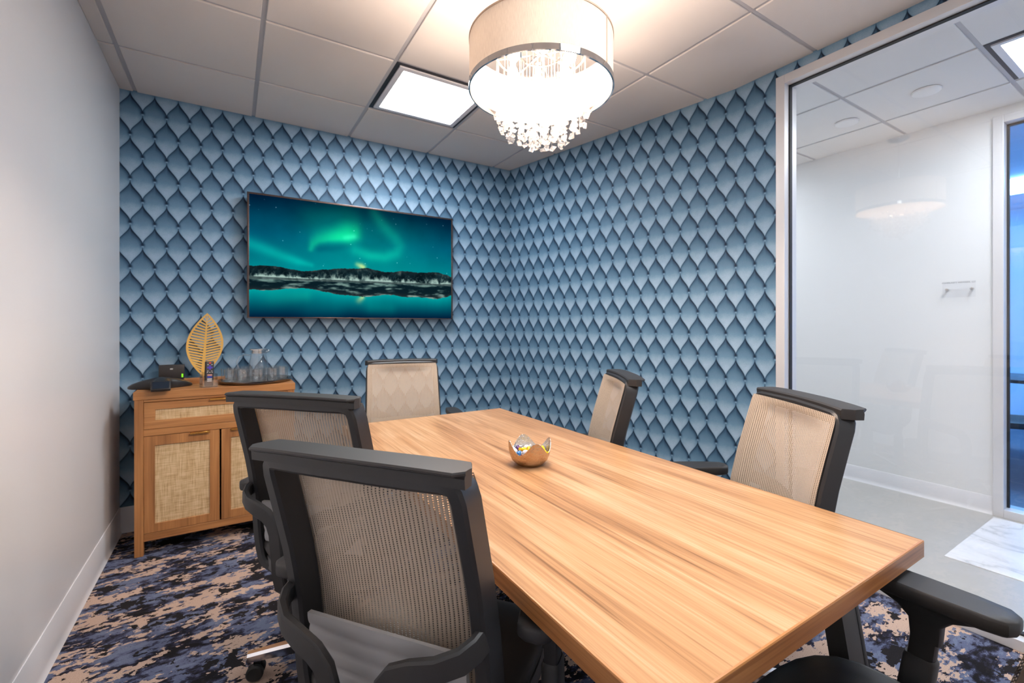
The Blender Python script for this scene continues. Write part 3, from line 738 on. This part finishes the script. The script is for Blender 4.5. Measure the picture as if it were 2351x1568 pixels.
MB().box(-.2, .2, .050, .070, -.15, .15).build('wall_mount', W['tvback'], tv)
MB().box(-.045, .045, .004, .024, -th_-.008, -th_+.001, .002).build('sensor_bar', W['tvframe'], tv)
def aurora(nx=560, ny=316):
    xs = np.linspace(0, 1, nx+1); ys = np.linspace(0, 1, ny+1)      # ys 0 top, 1 bottom
    Xg, Yg = np.meshgrid((xs[:-1]+xs[1:])/2, (ys[:-1]+ys[1:])/2)
    def to_uv(px, py):                                              # photo pixel -> screen fraction (through the wall plane)
        a = (px-PCX)/FOC; b_ = -(py-PCY)/FOC
        dx = math.sin(YAW)+a*math.cos(YAW); dy = math.cos(YAW)-a*math.sin(YAW); t = tvy/dy
        return (t*dx-tvx0-bz)/(tvx1-tvx0-2*bz), (tvz1-bz-(CAMH+t*b_))/(tvz1-tvz0-bz-.007)
    def cr(pts): return np.array([to_uv(550+x/4.61, 420+y/4.61) for x, y in pts])
    rng = np.random.RandomState(3)
    def fbm(sx, sy, oct=5, seed=0):
        r = np.random.RandomState(seed); out = np.zeros_like(Xg); amp = 1; tot = 0
        for o in range(oct):
            gx_, gy_ = int(sx*2**o)+2, int(sy*2**o)+2; g = r.rand(gy_+1, gx_+1)
            fx = Xg*(gx_-1); fy = Yg*(gy_-1); ix = fx.astype(int); iy = fy.astype(int); tx_ = fx-ix; ty_ = fy-iy
            tx_ = tx_*tx_*(3-2*tx_); ty_ = ty_*ty_*(3-2*ty_)
            out += amp*((g[iy,ix]*(1-tx_)+g[iy,ix+1]*tx_)*(1-ty_)+(g[iy+1,ix]*(1-tx_)+g[iy+1,ix+1]*tx_)*ty_); tot += amp; amp *= .55
        return out/tot
    asp = 1.45/.82
    def stroke(pts, wid, amps, soft_up=1.0):
        """glow around a polyline; wider above the line"""
        q = cr(pts); out = np.zeros_like(Xg); N = 60; tt = np.linspace(0, len(q)-1, N)
        for t in tt:
            i = min(int(t), len(q)-2); f = t-i; c = q[i]*(1-f)+q[i+1]*f; a = amps[i]*(1-f)+amps[i+1]*f; w_ = wid[i]*(1-f)+wid[i+1]*f
            dx = (Xg-c[0])*asp; dy = Yg-c[1]; dy = np.where(dy < 0, dy/soft_up, dy)
            out = np.maximum(out, a*np.exp(-(dx*dx+dy*dy)/(w_*w_)))
        return out
    ridge = cr([(105,875),(300,872),(450,890),(560,915),(680,937),(850,920),(1000,912),(1080,905),(1250,905),(1350,900),(1450,925),(1540,945),(1690,935),(1800,940),(1950,950),(2100,945),(2180,970),(2245,995)])
    shore = cr([(105,985),(700,1012),(1300,1036),(1800,1056),(2245,1072)]); water = cr([(105,1012),(700,1034),(1300,1056),(1800,1074),(2245,1090)])
    refl = cr([(105,1125),(300,1138),(500,1120),(680,1110),(850,1140),(1050,1180),(1300,1205),(1400,1200),(1540,1180),(1750,1205),(1950,1212),(2100,1228),(2180,1212),(2245,1190)])
    ip = lambda c: np.interp(Xg, c[:,0], c[:,1])
    jag = (fbm(40, 1, 3, 5)[0][None,:]-.5)*.012
    Rg, Sh, Wt, Rf = ip(ridge)+jag, ip(shore), ip(water), ip(refl)-jag
    def sky(yv):
        t = np.clip(yv/.62, 0, 1)[..., None]
        top = np.array([0, 30, 56.]); mid = np.array([0, 84, 112.]); bot = np.array([0, 140, 146.])
        c = np.where(t < .5, top+(mid-top)*(t/.5), mid+(bot-mid)*((t-.5)/.5))
        side = np.exp(-((Xg-.55)/.33)**2)[..., None]*np.exp(-((yv-.28)/.3)**2)[..., None]
        return c + side*np.array([0, 34, 16.])
    img = sky(Yg)
    A = stroke([(755,700),(775,650),(830,612),(930,592),(1050,582),(1150,582),(1230,560)], [.022,.03,.03,.032,.038,.05,.05], [.38,.46,.5,.58,.76,.8,.62], 2.3)
    A2 = stroke([(1230,715),(1380,770),(1540,785),(1660,745),(1700,665),(1640,570),(1540,470),(1470,380),(1420,300)], [.05,.05,.05,.055,.055,.06,.06,.055,.05], [.45,.6,.55,.5,.42,.45,.5,.5,.42])
    A3 = stroke([(60,620),(250,690),(450,770),(620,830),(760,868)], [.055,.05,.045,.035,.022], [.5,.55,.5,.5,.3])
    A4 = stroke([(1100,470),(1000,520),(850,480),(800,380),(1100,330)], [.12,.12,.12,.13,.14], [.62,.55,.38,.36,.36])
    hole = stroke([(850,700),(1000,690),(1150,660)], [.03,.035,.03], [.28,.3,.2])
    img += A[..., None]*np.array([20, 120, 34.]) + A2[..., None]*np.array([10, 84, 46.]) + A3[..., None]*np.array([6, 92, 60.]) + A4[..., None]*np.array([0, 66, 34.]) - hole[..., None]*np.array([0, 60, 40.])
    Y1 = stroke([(1120,578),(1210,568)], [.022,.026], [.5,.8]); img += Y1[..., None]*np.array([40, 40, 40.])
    Gl = stroke([(1250,862),(1290,880),(1310,890)], [.022,.026,.024], [.6,1,1]); img += Gl[..., None]*np.array([190, 90, 10.])
    img += (fbm(8, 5, 4, 9)[..., None]-.5)*np.array([0, 18, 18.])
    for _ in range(34):
        i, j = rng.randint(0, int(ny*.55)), rng.randint(0, nx); img[i:i+2, j:j+2] += rng.rand()*100
    # water mirrors the sky
    yr = np.clip((Rf + (Rg.mean()-Rf)*0) - 0, 0, 1); k = np.clip((Yg-Rf)/(1-Rf+1e-6), 0, 1)[..., None]
    wat = np.array([0, 158, 158.])*(1-k) + np.array([0, 30, 58.])*k
    wat = wat + stroke([(350,1225),(700,1195)], [.06,.05], [.3,.5])[..., None]*np.array([10, 40, 20.]) + stroke([(1300,1212),(1265,1245)], [.022,.028], [1,.5])[..., None]*np.array([170, 60, 0.]) + stroke([(760,1370),(1000,1370)], [.09,.09], [.3,.3])[..., None]*np.array([0,50,40.]) + stroke([(1400,1330),(1600,1340)], [.06,.06], [.4,.4])[..., None]*np.array([0,60,40.])
    img = np.where((Yg > Rf)[..., None], wat, img)
    mt_ = fbm(26, 20, 5, 21); st = fbm(70, 18, 4, 33)
    hm = np.clip((Yg-Rg)/(Sh-Rg+1e-6), 0, 1)
    snow = np.clip((mt_*.5+st*.6-.66+hm**4*.34)*4.2, 0, 1)[..., None]
    sk = fbm(60, 40, 4, 77); ln = np.abs(np.sin((Xg*95 + sk*9 + hm*4)*1.0))**9
    snow = np.clip(snow + (ln*np.clip(sk*2.2-.75, 0, 1)*(.25+.75*hm))[..., None]*.8, 0, 1)
    mcol = (np.array([4, 18, 24.])+mt_[..., None]**2*np.array([30, 46, 48.]))*(1-snow)+np.array([176, 206, 196.])*snow*(.35+.65*hm[..., None])
    mcol += ((1-hm)[..., None]**6)*np.array([40, 26, 20.])*mt_[..., None]
    img = np.where(((Yg > Rg) & (Yg <= Sh))[..., None], mcol, img)
    img = np.where(((Yg > Sh) & (Yg <= Wt))[..., None], np.array([74, 92, 92.])+(st[..., None]-.5)*60, img)
    hr = np.clip((Yg-Wt)/(Rf-Wt+1e-6), 0, 1); s2 = fbm(16, 46, 4, 44)
    snow2 = np.clip((s2-.54)*4.5+(1-hr)**4*.4, 0, 1)[..., None]
    rc = np.array([10, 30, 38.])*(1-snow2)+np.array([150, 190, 182.])*snow2*.75 + (hr[..., None]**6)*np.array([36, 22, 16.])
    img = np.where(((Yg > Wt) & (Yg <= Rf))[..., None], rc, img)
    img = np.clip(img, 0, 255)/255
    lin = np.where(img <= .04045, img/12.92, ((img+.055)/1.055)**2.4)
    # grid mesh in the local x-z plane
    x = np.linspace(-tw+bz, tw-bz, nx+1); z = np.linspace(th_-bz, -th_+.007, ny+1)
    V = np.zeros(((ny+1)*(nx+1), 3)); V[:,0] = np.tile(x, ny+1); V[:,2] = np.repeat(z, nx+1); V[:,1] = .004
    I = np.arange(ny)[:,None]*(nx+1)+np.arange(nx)[None,:]; F = np.stack([I, I+nx+1, I+nx+2, I+1], -1).reshape(-1, 4)
    me_ = bpy.data.meshes.new('screen'); me_.vertices.add(len(V)); me_.vertices.foreach_set('co', V.ravel())
    me_.loops.add(F.size); me_.loops.foreach_set('vertex_index', F.ravel().astype(np.int32))
    me_.polygons.add(len(F)); me_.polygons.foreach_set('loop_start', np.arange(0, F.size, 4, dtype=np.int32))
    me_.update(calc_edges=True)
    ca = me_.color_attributes.new('picture', 'FLOAT_COLOR', 'CORNER')
    colr = np.ones((F.shape[0], 4, 4), np.float32); colr[..., :3] = lin.reshape(-1, 1, 3)
    ca.data.foreach_set('color', colr.ravel()); return me_
link('screen', aurora(), vcol_emit('tv_picture', 1.0), tv)

# ------------------------------------------------------------------ rattan cabinet
kx0, kx1, ky0, ky1, kz = -.434, .324, 3.097, 3.500, .870
cb = tag(empty('cabinet', ((kx0+kx1)/2, (ky0+ky1)/2, 0)), 'small oak cabinet with woven cane door and drawer fronts', 'cabinet')
ox, oy = (kx0+kx1)/2, (ky0+ky1)/2
def cbx(name, x0, x1, y0, y1, z0, z1, mat, par=None, bev=.0015):
    o = MB().box(x0-ox, x1-ox, y0-oy, y1-oy, z0, z1, bev, 1).build(name, W[mat], par or cb, smooth=30); return o
cbx('top', kx0-.004, kx1+.004, ky0-.004, ky1, kz-.042, kz, 'cab_x')
for x0, x1 in ((kx0, kx0+.038), (kx1-.038, kx1)):
    for y0, y1 in ((ky0, ky0+.038), (ky1-.038, ky1)): cbx('leg', x0, x1, y0, y1, 0, kz-.042, 'cab_z')
    cbx('side_panel', x0+.008, x1-.008, ky0+.038, ky1-.038, .085, kz-.042, 'cab_z')
cbx('back_panel', kx0+.038, kx1-.038, ky1-.02, ky1-.012, .085, kz-.042, 'cab_x'); cbx('bottom_panel', kx0+.03, kx1-.03, ky0+.03, ky1-.02, .085, .105, 'cab_x')
cbx('bottom_rail', kx0+.038, kx1-.038, ky0+.003, ky0+.03, .075, .114, 'cab_x'); cbx('middle_rail', kx0+.038, kx1-.038, ky0+.003, ky0+.03, .633, .667, 'cab_x'); cbx('top_rail', kx0+.038, kx1-.038, ky0+.003, ky0+.03, .814, kz-.042, 'cab_x')
def cane_front(name, x0, x1, z0, z1, bs, bt_, bb, hx0, hx1):
    yF = ky0+.004; m1 = MB(); X0, X1 = x0-ox, x1-ox; YF = yF-oy
    o4 = [(X0,z0),(X1,z0),(X1,z1),(X0,z1)]; i4 = [(X0+bs,z0+bb),(X1-bs,z0+bb),(X1-bs,z1-bt_),(X0+bs,z1-bt_)]
    m1.loft([[(o_[0],YF+.001,o_[1]), (lerp(o_[0],n_[0],.03),YF,lerp(o_[1],n_[1],.03)), (lerp(o_[0],n_[0],.97),YF,lerp(o_[1],n_[1],.97)), (n_[0],YF+.001,n_[1]), (n_[0],YF+.02,n_[1]), (o_[0],YF+.02,o_[1])] for o_, n_ in zip(o4, i4)], closed=True)
    fr = m1.build(name, W['cab_z' if z1-z0 > .3 else 'cab_x'], cb, smooth=30)
    MB().box(X0+bs-.004, X1-bs+.004, YF+.007, YF+.013, z0+bb-.004, z1-bt_+.004).build('cane_panel', W['cane'], fr, smooth=0)
    MB().box(hx0-ox, hx1-ox, YF-.013, YF+.006, z1-.0035, z1-.0005, .001, 1).box(hx0-ox, hx1-ox, YF-.0145, YF-.012, z1-.010, z1-.0005, .001, 1).build('handle', W['brass'], fr)
cane_front('drawer', -.395, .285, .669, .811, .048, .040, .045, -.105, -.005)
cane_front('door', -.395, -.0595, .116, .6305, .046, .052, .046, -.195, -.105)
cane_front('door', -.0505, .285, .116, .6305, .046, .052, .046, -.005, .085)

# ---- things on the cabinet
KZ = kz
ph = tag(empty('conference_phone', (-.335, 3.215, KZ), 0.10), 'black three-legged conference phone with small tilted display', 'phone')
m_ = MB(); NR = 48
def tri(s, k, z):
    ring = []
    for i in range(NR):
        a = 2*PI*i/NR + PI/2; lob = .5+.5*math.cos(3*(a+PI/2)); r = lerp(.052, .165, lob**k)*s
        ring.append((r*math.cos(a)*1.0, r*math.sin(a), z + (.030-.030*(r/.165)) if z > .004 else z))
    return ring
m_.loft([tri(.96, 1.8, .0), tri(1.0, 1.8, .003), tri(.99, 1.8, .012), tri(.88, 1.7, .022), tri(.58, 1.5, .032), tri(.2, 1.5, .036)])
m_.build('body', W['phone'], ph, smooth=60)
scr = MB().box(-.042, .042, -.010, .010, -.028, .028, .005).build('display_housing', W['phone'], ph, loc=(0, -.150, .028), rot=(-.75, 0, 0))
MB().box(-.035, .035, -.0115, -.010, -.022, .022).build('display', W['screen'], scr, smooth=0)
bx = tag(empty('network_box', (-.305, 3.425, KZ), .06), 'black upright box with a green light behind the conference phone', 'box')
MB().box(-.062, .062, -.018, .018, 0, .116, .005).build('case', W['boxblk'], bx)
for k in range(3): MB().box(.047, .055, -.0195, -.0175, .040+.007*k, .0455+.007*k, .0006, 1).build('indicator', W['led'], bx)
MB().box(-.008, .006, -.0192, -.0178, .088, .095).build('emblem', W['greymark'], bx)
# gold leaf ornament
lf = tag(empty('leaf_ornament', (-.140, 3.405, KZ)), 'tall gold cut-out leaf ornament on a wooden block', 'ornament')
MB().box(-.105, .105, -.03, .03, 0, .032, .003).build('base', W['cab_x'], lf)
Lh, z0l = .385, .042
def half_w(t): return .0945*(math.sin(PI*min(1, t**.97))**.88) if 0 < t < 1 else 0
def lpos(x, t): return (x + .020*(t-.5)*1.2, .012*math.sin(t*PI) - .9*abs(x)**1.5*.25, z0l + Lh*t)
m_ = MB(); TH = .0022
def strip(a, b_):
    ra = [Vector(q) for q in a]; rb = [Vector(q) for q in b_]; off = Vector((0, TH, 0))
    m_.loft([[p-off, q-off, q+off, p+off] for p, q in zip(ra, rb)])
ts = [i/48 for i in range(49)]
for s in (-1, 1):
    strip([lpos(s*half_w(t), t) for t in ts], [lpos(s*max(0, half_w(t)-.0115), t) for t in ts])
strip([lpos(-lerp(.010, .002, t), t) for t in ts], [lpos(lerp(.010, .002, t), t) for t in ts])
bl = m_.build('blade', W['gold'], lf, smooth=30)
m_ = MB()
for s in (-1, 1):
    for k in range(20):
        t = .07 + k*.043; t2 = min(.985, t+.055)
        a = [lpos(s*x, lerp(t, t2, f)) for f in (0,.5,1) for x in [lerp(.004, max(.004, half_w(t2)-.006), f)]]
        b_ = [lpos(s*x, lerp(t, t2, f)+.026) for f in (0,.5,1) for x in [lerp(.004, max(.004, half_w(t2)-.006), f)]]
        strip(a, b_)
m_.build('ribs', W['gold'], bl, smooth=30)
MB().tube([(-.010, 0, .02), (-.012, 0, .07)], .004).build('stem', W['gold'], lf)
# remote in acrylic stand
hd = tag(empty('remote_stand', (-.112, 3.150, KZ), .35), 'clear acrylic stand holding the remote control', 'stand')
m_ = MB().box(-.038, .038, -.030, .030, 0, .003).box(-.038, .038, -.024, -.0215, .003, .040).box(-.038, .038, .022, .0245, .003, .085).box(-.038, -.0355, -.022, .022, .003, .075).box(.0355, .038, -.022, .022, .003, .075)
m_.build('holder', W['acrylic'], hd, smooth=0)
rm = tag(empty('remote_control', (-.112, 3.148, KZ+.0045), .35), 'black remote control with purple direction pad and red button', 'remote')
rm.rotation_euler = (-.10, .06, .35)
MB().box(-.0215, .0215, -.009, .009, 0, .142, .007, 3).build('case', W['boxblk'], rm)
def btn(nm, x, z, w_, h_, mt): MB().box(x-w_/2, x+w_/2, -.0105, -.0085, z-h_/2, z+h_/2, .0008, 1).build(nm, W[mt], rm)
btn('power_button', 0, .132, .010, .007, 'redbtn'); btn('direction_pad', 0, .106, .028, .009, 'purple'); btn('direction_pad', 0, .106, .009, .026, 'purple')
for x, z in ((-.010,.122),(.010,.122),(-.010,.086),(.010,.086),(-.012,.078),(0,.078),(.012,.078)): btn('button', x, z, .006, .0035, 'greymark')
for z, mt in ((.063,'pinkbtn'),(.052,'bluebtn'),(.040,'whitebtn'),(.030,'whitebtn')): btn('shortcut_button', 0, z, .024, .006, mt)
# tray with tumblers and pitcher
TRX, TRY = .128, 3.288
tr = MB().lathe([(.0,.004),(.178,.004),(.192,.010),(.199,.020),(.203,.021),(.203,.016),(.193,.003),(.180,.0),(.0,.0)], seg=56).build('serving_tray', W['tray'], None, loc=(TRX, TRY, KZ))
tag(tr, 'round dark tray holding glasses on the cabinet', 'tray')
gl_me = MB().lathe([(.0360,.084),(.0350,.05),(.0338,.010),(.030,.001),(.004,.001),(.004,.011),(.031,.013),(.0325,.014)], seg=28).mesh('tumbler', 50); gl_me.materials.append(W['clear'])
gb_me = MB().lathe([(.0,.0015),(.029,.0015),(.0325,.005),(.0325,.012),(.028,.014),(.0,.011)], seg=20).mesh('thick_base', 30); gb_me.materials.append(W['crystal'])
spots = [(.150*math.cos(2*PI*k/11+.2), .150*math.sin(2*PI*k/11+.2)) for k in range(11)] + [(.080*math.cos(a), .080*math.sin(a)) for a in (3.34, 4.48, 5.62)]
for x, y in spots:
    o = link('tumbler', gl_me, None, None, (TRX+x, TRY+y, KZ+.0045)); link('thick_base', gb_me, None, o); tag(o, 'short clear glass tumbler standing on the dark tray', 'glass', 'tumblers on the tray')
pc = tag(empty('glass_pitcher', (TRX+.015, TRY+.042, KZ+.0045), 0), 'clear glass pitcher with steel lid and loop handle', 'pitcher')
MB().lathe([(.046,.186),(.042,.165),(.046,.145),(.055,.10),(.062,.05),(.064,.008),(.058,.001),(.005,.001)], seg=36).build('body', W['clear'], pc, smooth=60)
MB().lathe([(.0,.170),(.037,.170),(.037,.190),(.050,.192),(.050,.198),(.0,.200)], seg=30).build('lid', W['steel'], pc)
hp = [(-.043,0,.158), (-.075,0,.164), (-.105,0,.150), (-.117,0,.115), (-.108,0,.078), (-.085,0,.052), (-.060,0,.044)]
MB().tube(hp, .0055, 8, up=(0,1,0)).build('handle', W['clear'], pc, smooth=60)
MB().tube([(.040,0,.178), (.058,0,.184), (.066,0,.190)], [.012,.010,.004], 8, up=(0,1,0)).build('spout', W['clear'], pc, smooth=60)

# ------------------------------------------------------------------ bowl with wrapped candy
bw = tag(empty('metal_bowl', (.905, 1.365, TZ), -.27), 'hammered metal bowl with a wavy four-point rim on the table', 'bowl')
def rim(a): return .070 + .021*math.cos(4*a)
def bowl_ring(t, inner):
    ring = []
    for k in range(64):
        a = 2*PI*k/64; zt = rim(a)*t; z = zt; prof = interp(z, [0,.006,.02,.04,.06,.08,.095], [.038,.050,.064,.072,.0755,.0765,.0765]) - (.0018 if inner else 0)
        ring.append((prof*math.cos(a), prof*math.sin(a), max(z, .0025 if inner else 0)))
    return ring
T_ = [0,.05,.12,.22,.35,.5,.65,.8,.92,1.0]
mo = MB().loft([bowl_ring(t, False) for t in T_], caps=False); mo.add(bowl_ring(0, False), [tuple(reversed(range(64)))]); 
mo.build('outer_shell', W['bowlout'], bw, smooth=60)
mi = MB().loft([bowl_ring(t, True) for t in T_], caps=False); mi.add(bowl_ring(0, True), [tuple(range(64))]); ro, ri = bowl_ring(1, False), bowl_ring(1, True)
mi.loft([ro, ri], caps=False); mi.build('inner_shell', W['bowlin'], bw, smooth=60)
def candy_mesh(col, name):
    mt = plain('wrapper_'+name, col, .25, spec=.6)
    m1 = MB().lathe([(.0,-.020),(.007,-.0195),(.005,-.015),(.0022,-.0115),(.006,-.009),(.0085,-.004),(.0088,.0),(.0085,.004),(.006,.009),(.0022,.0115),(.005,.015),(.007,.0195),(.0,.020)], seg=10, axis='x')
    me_ = m1.mesh('wrapped_candy', 40); me_.materials.append(mt); return me_
cands = {'yellow': candy_mesh((.90,.62,.01,1), 'yellow'), 'white': candy_mesh((.82,.80,.80,1), 'white'), 'blue': candy_mesh((.03,.18,.48,1), 'blue'), 'red': candy_mesh((.62,.03,.03,1), 'red'), 'purple': candy_mesh((.10,.03,.16,1), 'purple')}
random.seed(4)
lay = []
for zc, R_, n_ in ((.014, .030, 5), (.014, 0, 1), (.031, .046, 8), (.031, .018, 3), (.048, .052, 9), (.048, .026, 4), (.050, 0, 1)):
    for k in range(n_):
        a = 2*PI*k/max(1, n_) + zc*40; lay.append((R_*math.cos(a), R_*math.sin(a), zc))
order = ['yellow','white','blue','red','yellow','white','purple','yellow']
for k, (x, y, z) in enumerate(lay):
    cn = order[(k*5) % 8] if z < .045 else ['yellow','white','yellow','purple','white','blue','red','white','yellow','yellow','white','white','yellow','white'][k % 14]
    o = link('wrapped_candy', cands[cn], None, None, (.905+x, 1.365+y, TZ+z), (random.uniform(-.25,.25), random.uniform(-.25,.25), random.uniform(0, PI)))
    tag(o, 'small %s wrapped candy in the metal bowl' % cn, 'candy', '%s wrapped candies in the bowl' % cn)

# ------------------------------------------------------------------ drum pendant with crystals
PX, PY = .945, 1.352
pd = tag(empty('drum_pendant', (PX, PY, H)), 'drum pendant lamp with pale fabric shade, chrome ring and crystal strands', 'pendant lamp')
R0, zb, zt = .257, 2.066-H, 2.246-H
me = bpy.data.meshes.new('shade'); n = 96; vs = []; uv = []
for j in range(2):
    for k in range(n+1): a = 2*PI*k/n; vs.append((R0*math.cos(a), R0*math.sin(a), lerp(zb+.018, zt, j))); uv.append((k/n, j))
me.from_pydata(vs, [], [(k, k+1, n+1+k+1, n+1+k) for k in range(n)]); ul = me.uv_layers.new(name='UVMap')
for l in me.loops: ul.data[l.index].uv = uv[l.vertex_index]
me.polygons.foreach_set('use_smooth', [True]*n); me.update(); link('shade', me, W['shade'], pd)
def band(z0, z1, r0, r1): return MB().lathe([(r0,z0),(r1,z0),(r1,z1),(r0,z1),(r0,z0)], seg=96)
def hollow(z0, z1, r0, r1):
    rings = [[(r*math.cos(2*PI*k/96), r*math.sin(2*PI*k/96), z) for k in range(96)] for r, z in ((r0,z0),(r1,z0),(r1,z1),(r0,z1))]
    return MB().loft(rings, closed=True)
hollow(zb, zb+.020, R0-.003, R0+.0035).build('chrome_ring', W['chrome'], pd, smooth=40)
hollow(zt-.006, zt, R0-.002, R0+.002).build('top_ring', W['shadetrim'], pd, smooth=40)
MB().box(.985*R0*math.cos(-.75)-.0, .985*R0*math.cos(-.75)+.0, 0, 0, 0, 0) if False else None
sa = -YAW - .62
MB().tube([((R0+.0008)*math.cos(sa), (R0+.0008)*math.sin(sa), zb+.02), ((R0+.0008)*math.cos(sa), (R0+.0008)*math.sin(sa), zt)], .0022, 6).build('seam', W['shadetrim'], pd)
MB().lathe([(.0,0),(.065,0),(.065,-.022),(.05,-.030),(.0,-.030)], seg=32).build('canopy', W['chrome'], pd)
MB().tube([(0,0,-.02), (0,0,zt-.03)], .006, 10).build('stem', W['chrome'], pd)
for k in range(3):
    a = 2*PI*k/3+.4; MB().tube([(0,0,zt-.02), ((R0-.002)*math.cos(a), (R0-.002)*math.sin(a), zt-.004)], .003, 6).build('spider_arm', W['chrome'], pd)
hollow(zt-.046, zt-.040, .156, .165).build('crystal_ring', W['chrome'], pd)
hollow(zt-.046, zt-.040, .070, .076).build('crystal_ring', W['chrome'], pd)
for k in range(4): a = PI*k/4; MB().tube([(-.155*math.cos(a), -.155*math.sin(a), zt-.043), (.155*math.cos(a), .155*math.sin(a), zt-.043)], .0022, 6).build('crystal_bar', W['chrome'], pd)
bulb_me = MB().lathe([(.0,-.030),(.010,-.028),(.018,-.018),(.020,-.006),(.016,.008),(.010,.018),(.0,.020)], seg=16).mesh('bulb', 60); bulb_me.materials.append(W['bulb'])
for k in range(6):
    a = 2*PI*k/6; link('bulb', bulb_me, None, pd, (.115*math.cos(a), .115*math.sin(a), zt-.075))
    MB().lathe([(.0,0),(.011,0),(.011,.045),(.0,.045)], .115*math.cos(a), .115*math.sin(a), zt-.056, 12).build('lamp_holder', W['whitebtn'], pd)
# crystals: faceted chips strung on wires, longest in the middle
random.seed(11)
def chip(seed):
    r = random.Random(seed); vs = []; N = 5
    for k in range(N):
        a = 2*PI*k/N + r.uniform(-.25, .25); q = r.uniform(.0075, .0135); vs.append((q*math.cos(a), q*math.sin(a), r.uniform(-.004, .004)))
    vs += [(r.uniform(-.002,.002), r.uniform(-.002,.002), .008), (r.uniform(-.003,.003), r.uniform(-.003,.003), -.010)]
    fs = [(k, (k+1) % N, N) for k in range(N)] + [((k+1) % N, k, N+1) for k in range(N)]
    me_ = MB().add(vs, fs).mesh('crystal', 0); me_.materials.append(W['crystal']); return me_
chips = [chip(s) for s in range(4)]
strands = [(0, 0)]
for R_, n_ in ((.040, 6), (.080, 11), (.122, 16), (.160, 22)):
    for k in range(n_): a = 2*PI*(k+random.random()*.4)/n_; strands.append((R_*math.cos(a), R_*math.sin(a)))
nc = 0
for x, y in strands:
    r_ = math.hypot(x, y); bottom = lerp(1.858, 1.958, (r_/.160)**1.4) - H + random.uniform(-.012, .012)
    MB().tube([(x, y, zt-.042), (x, y, bottom)], .0006, 4).build('strand_wire', W['wire'], pd, smooth=0)
    z = bottom
    kmax = 5
    for k in range(kmax):
        if nc >= 298: break
        o = link('crystal', random.choice(chips), None, pd, (x+random.uniform(-.011,.011), y+random.uniform(-.011,.011), z), (random.uniform(-.7,.7), random.uniform(-.7,.7), random.uniform(0, 6.28)))
        s_ = random.uniform(.85, 1.3); o.scale = (s_, s_, s_); nc += 1; z += random.uniform(.016, .026)
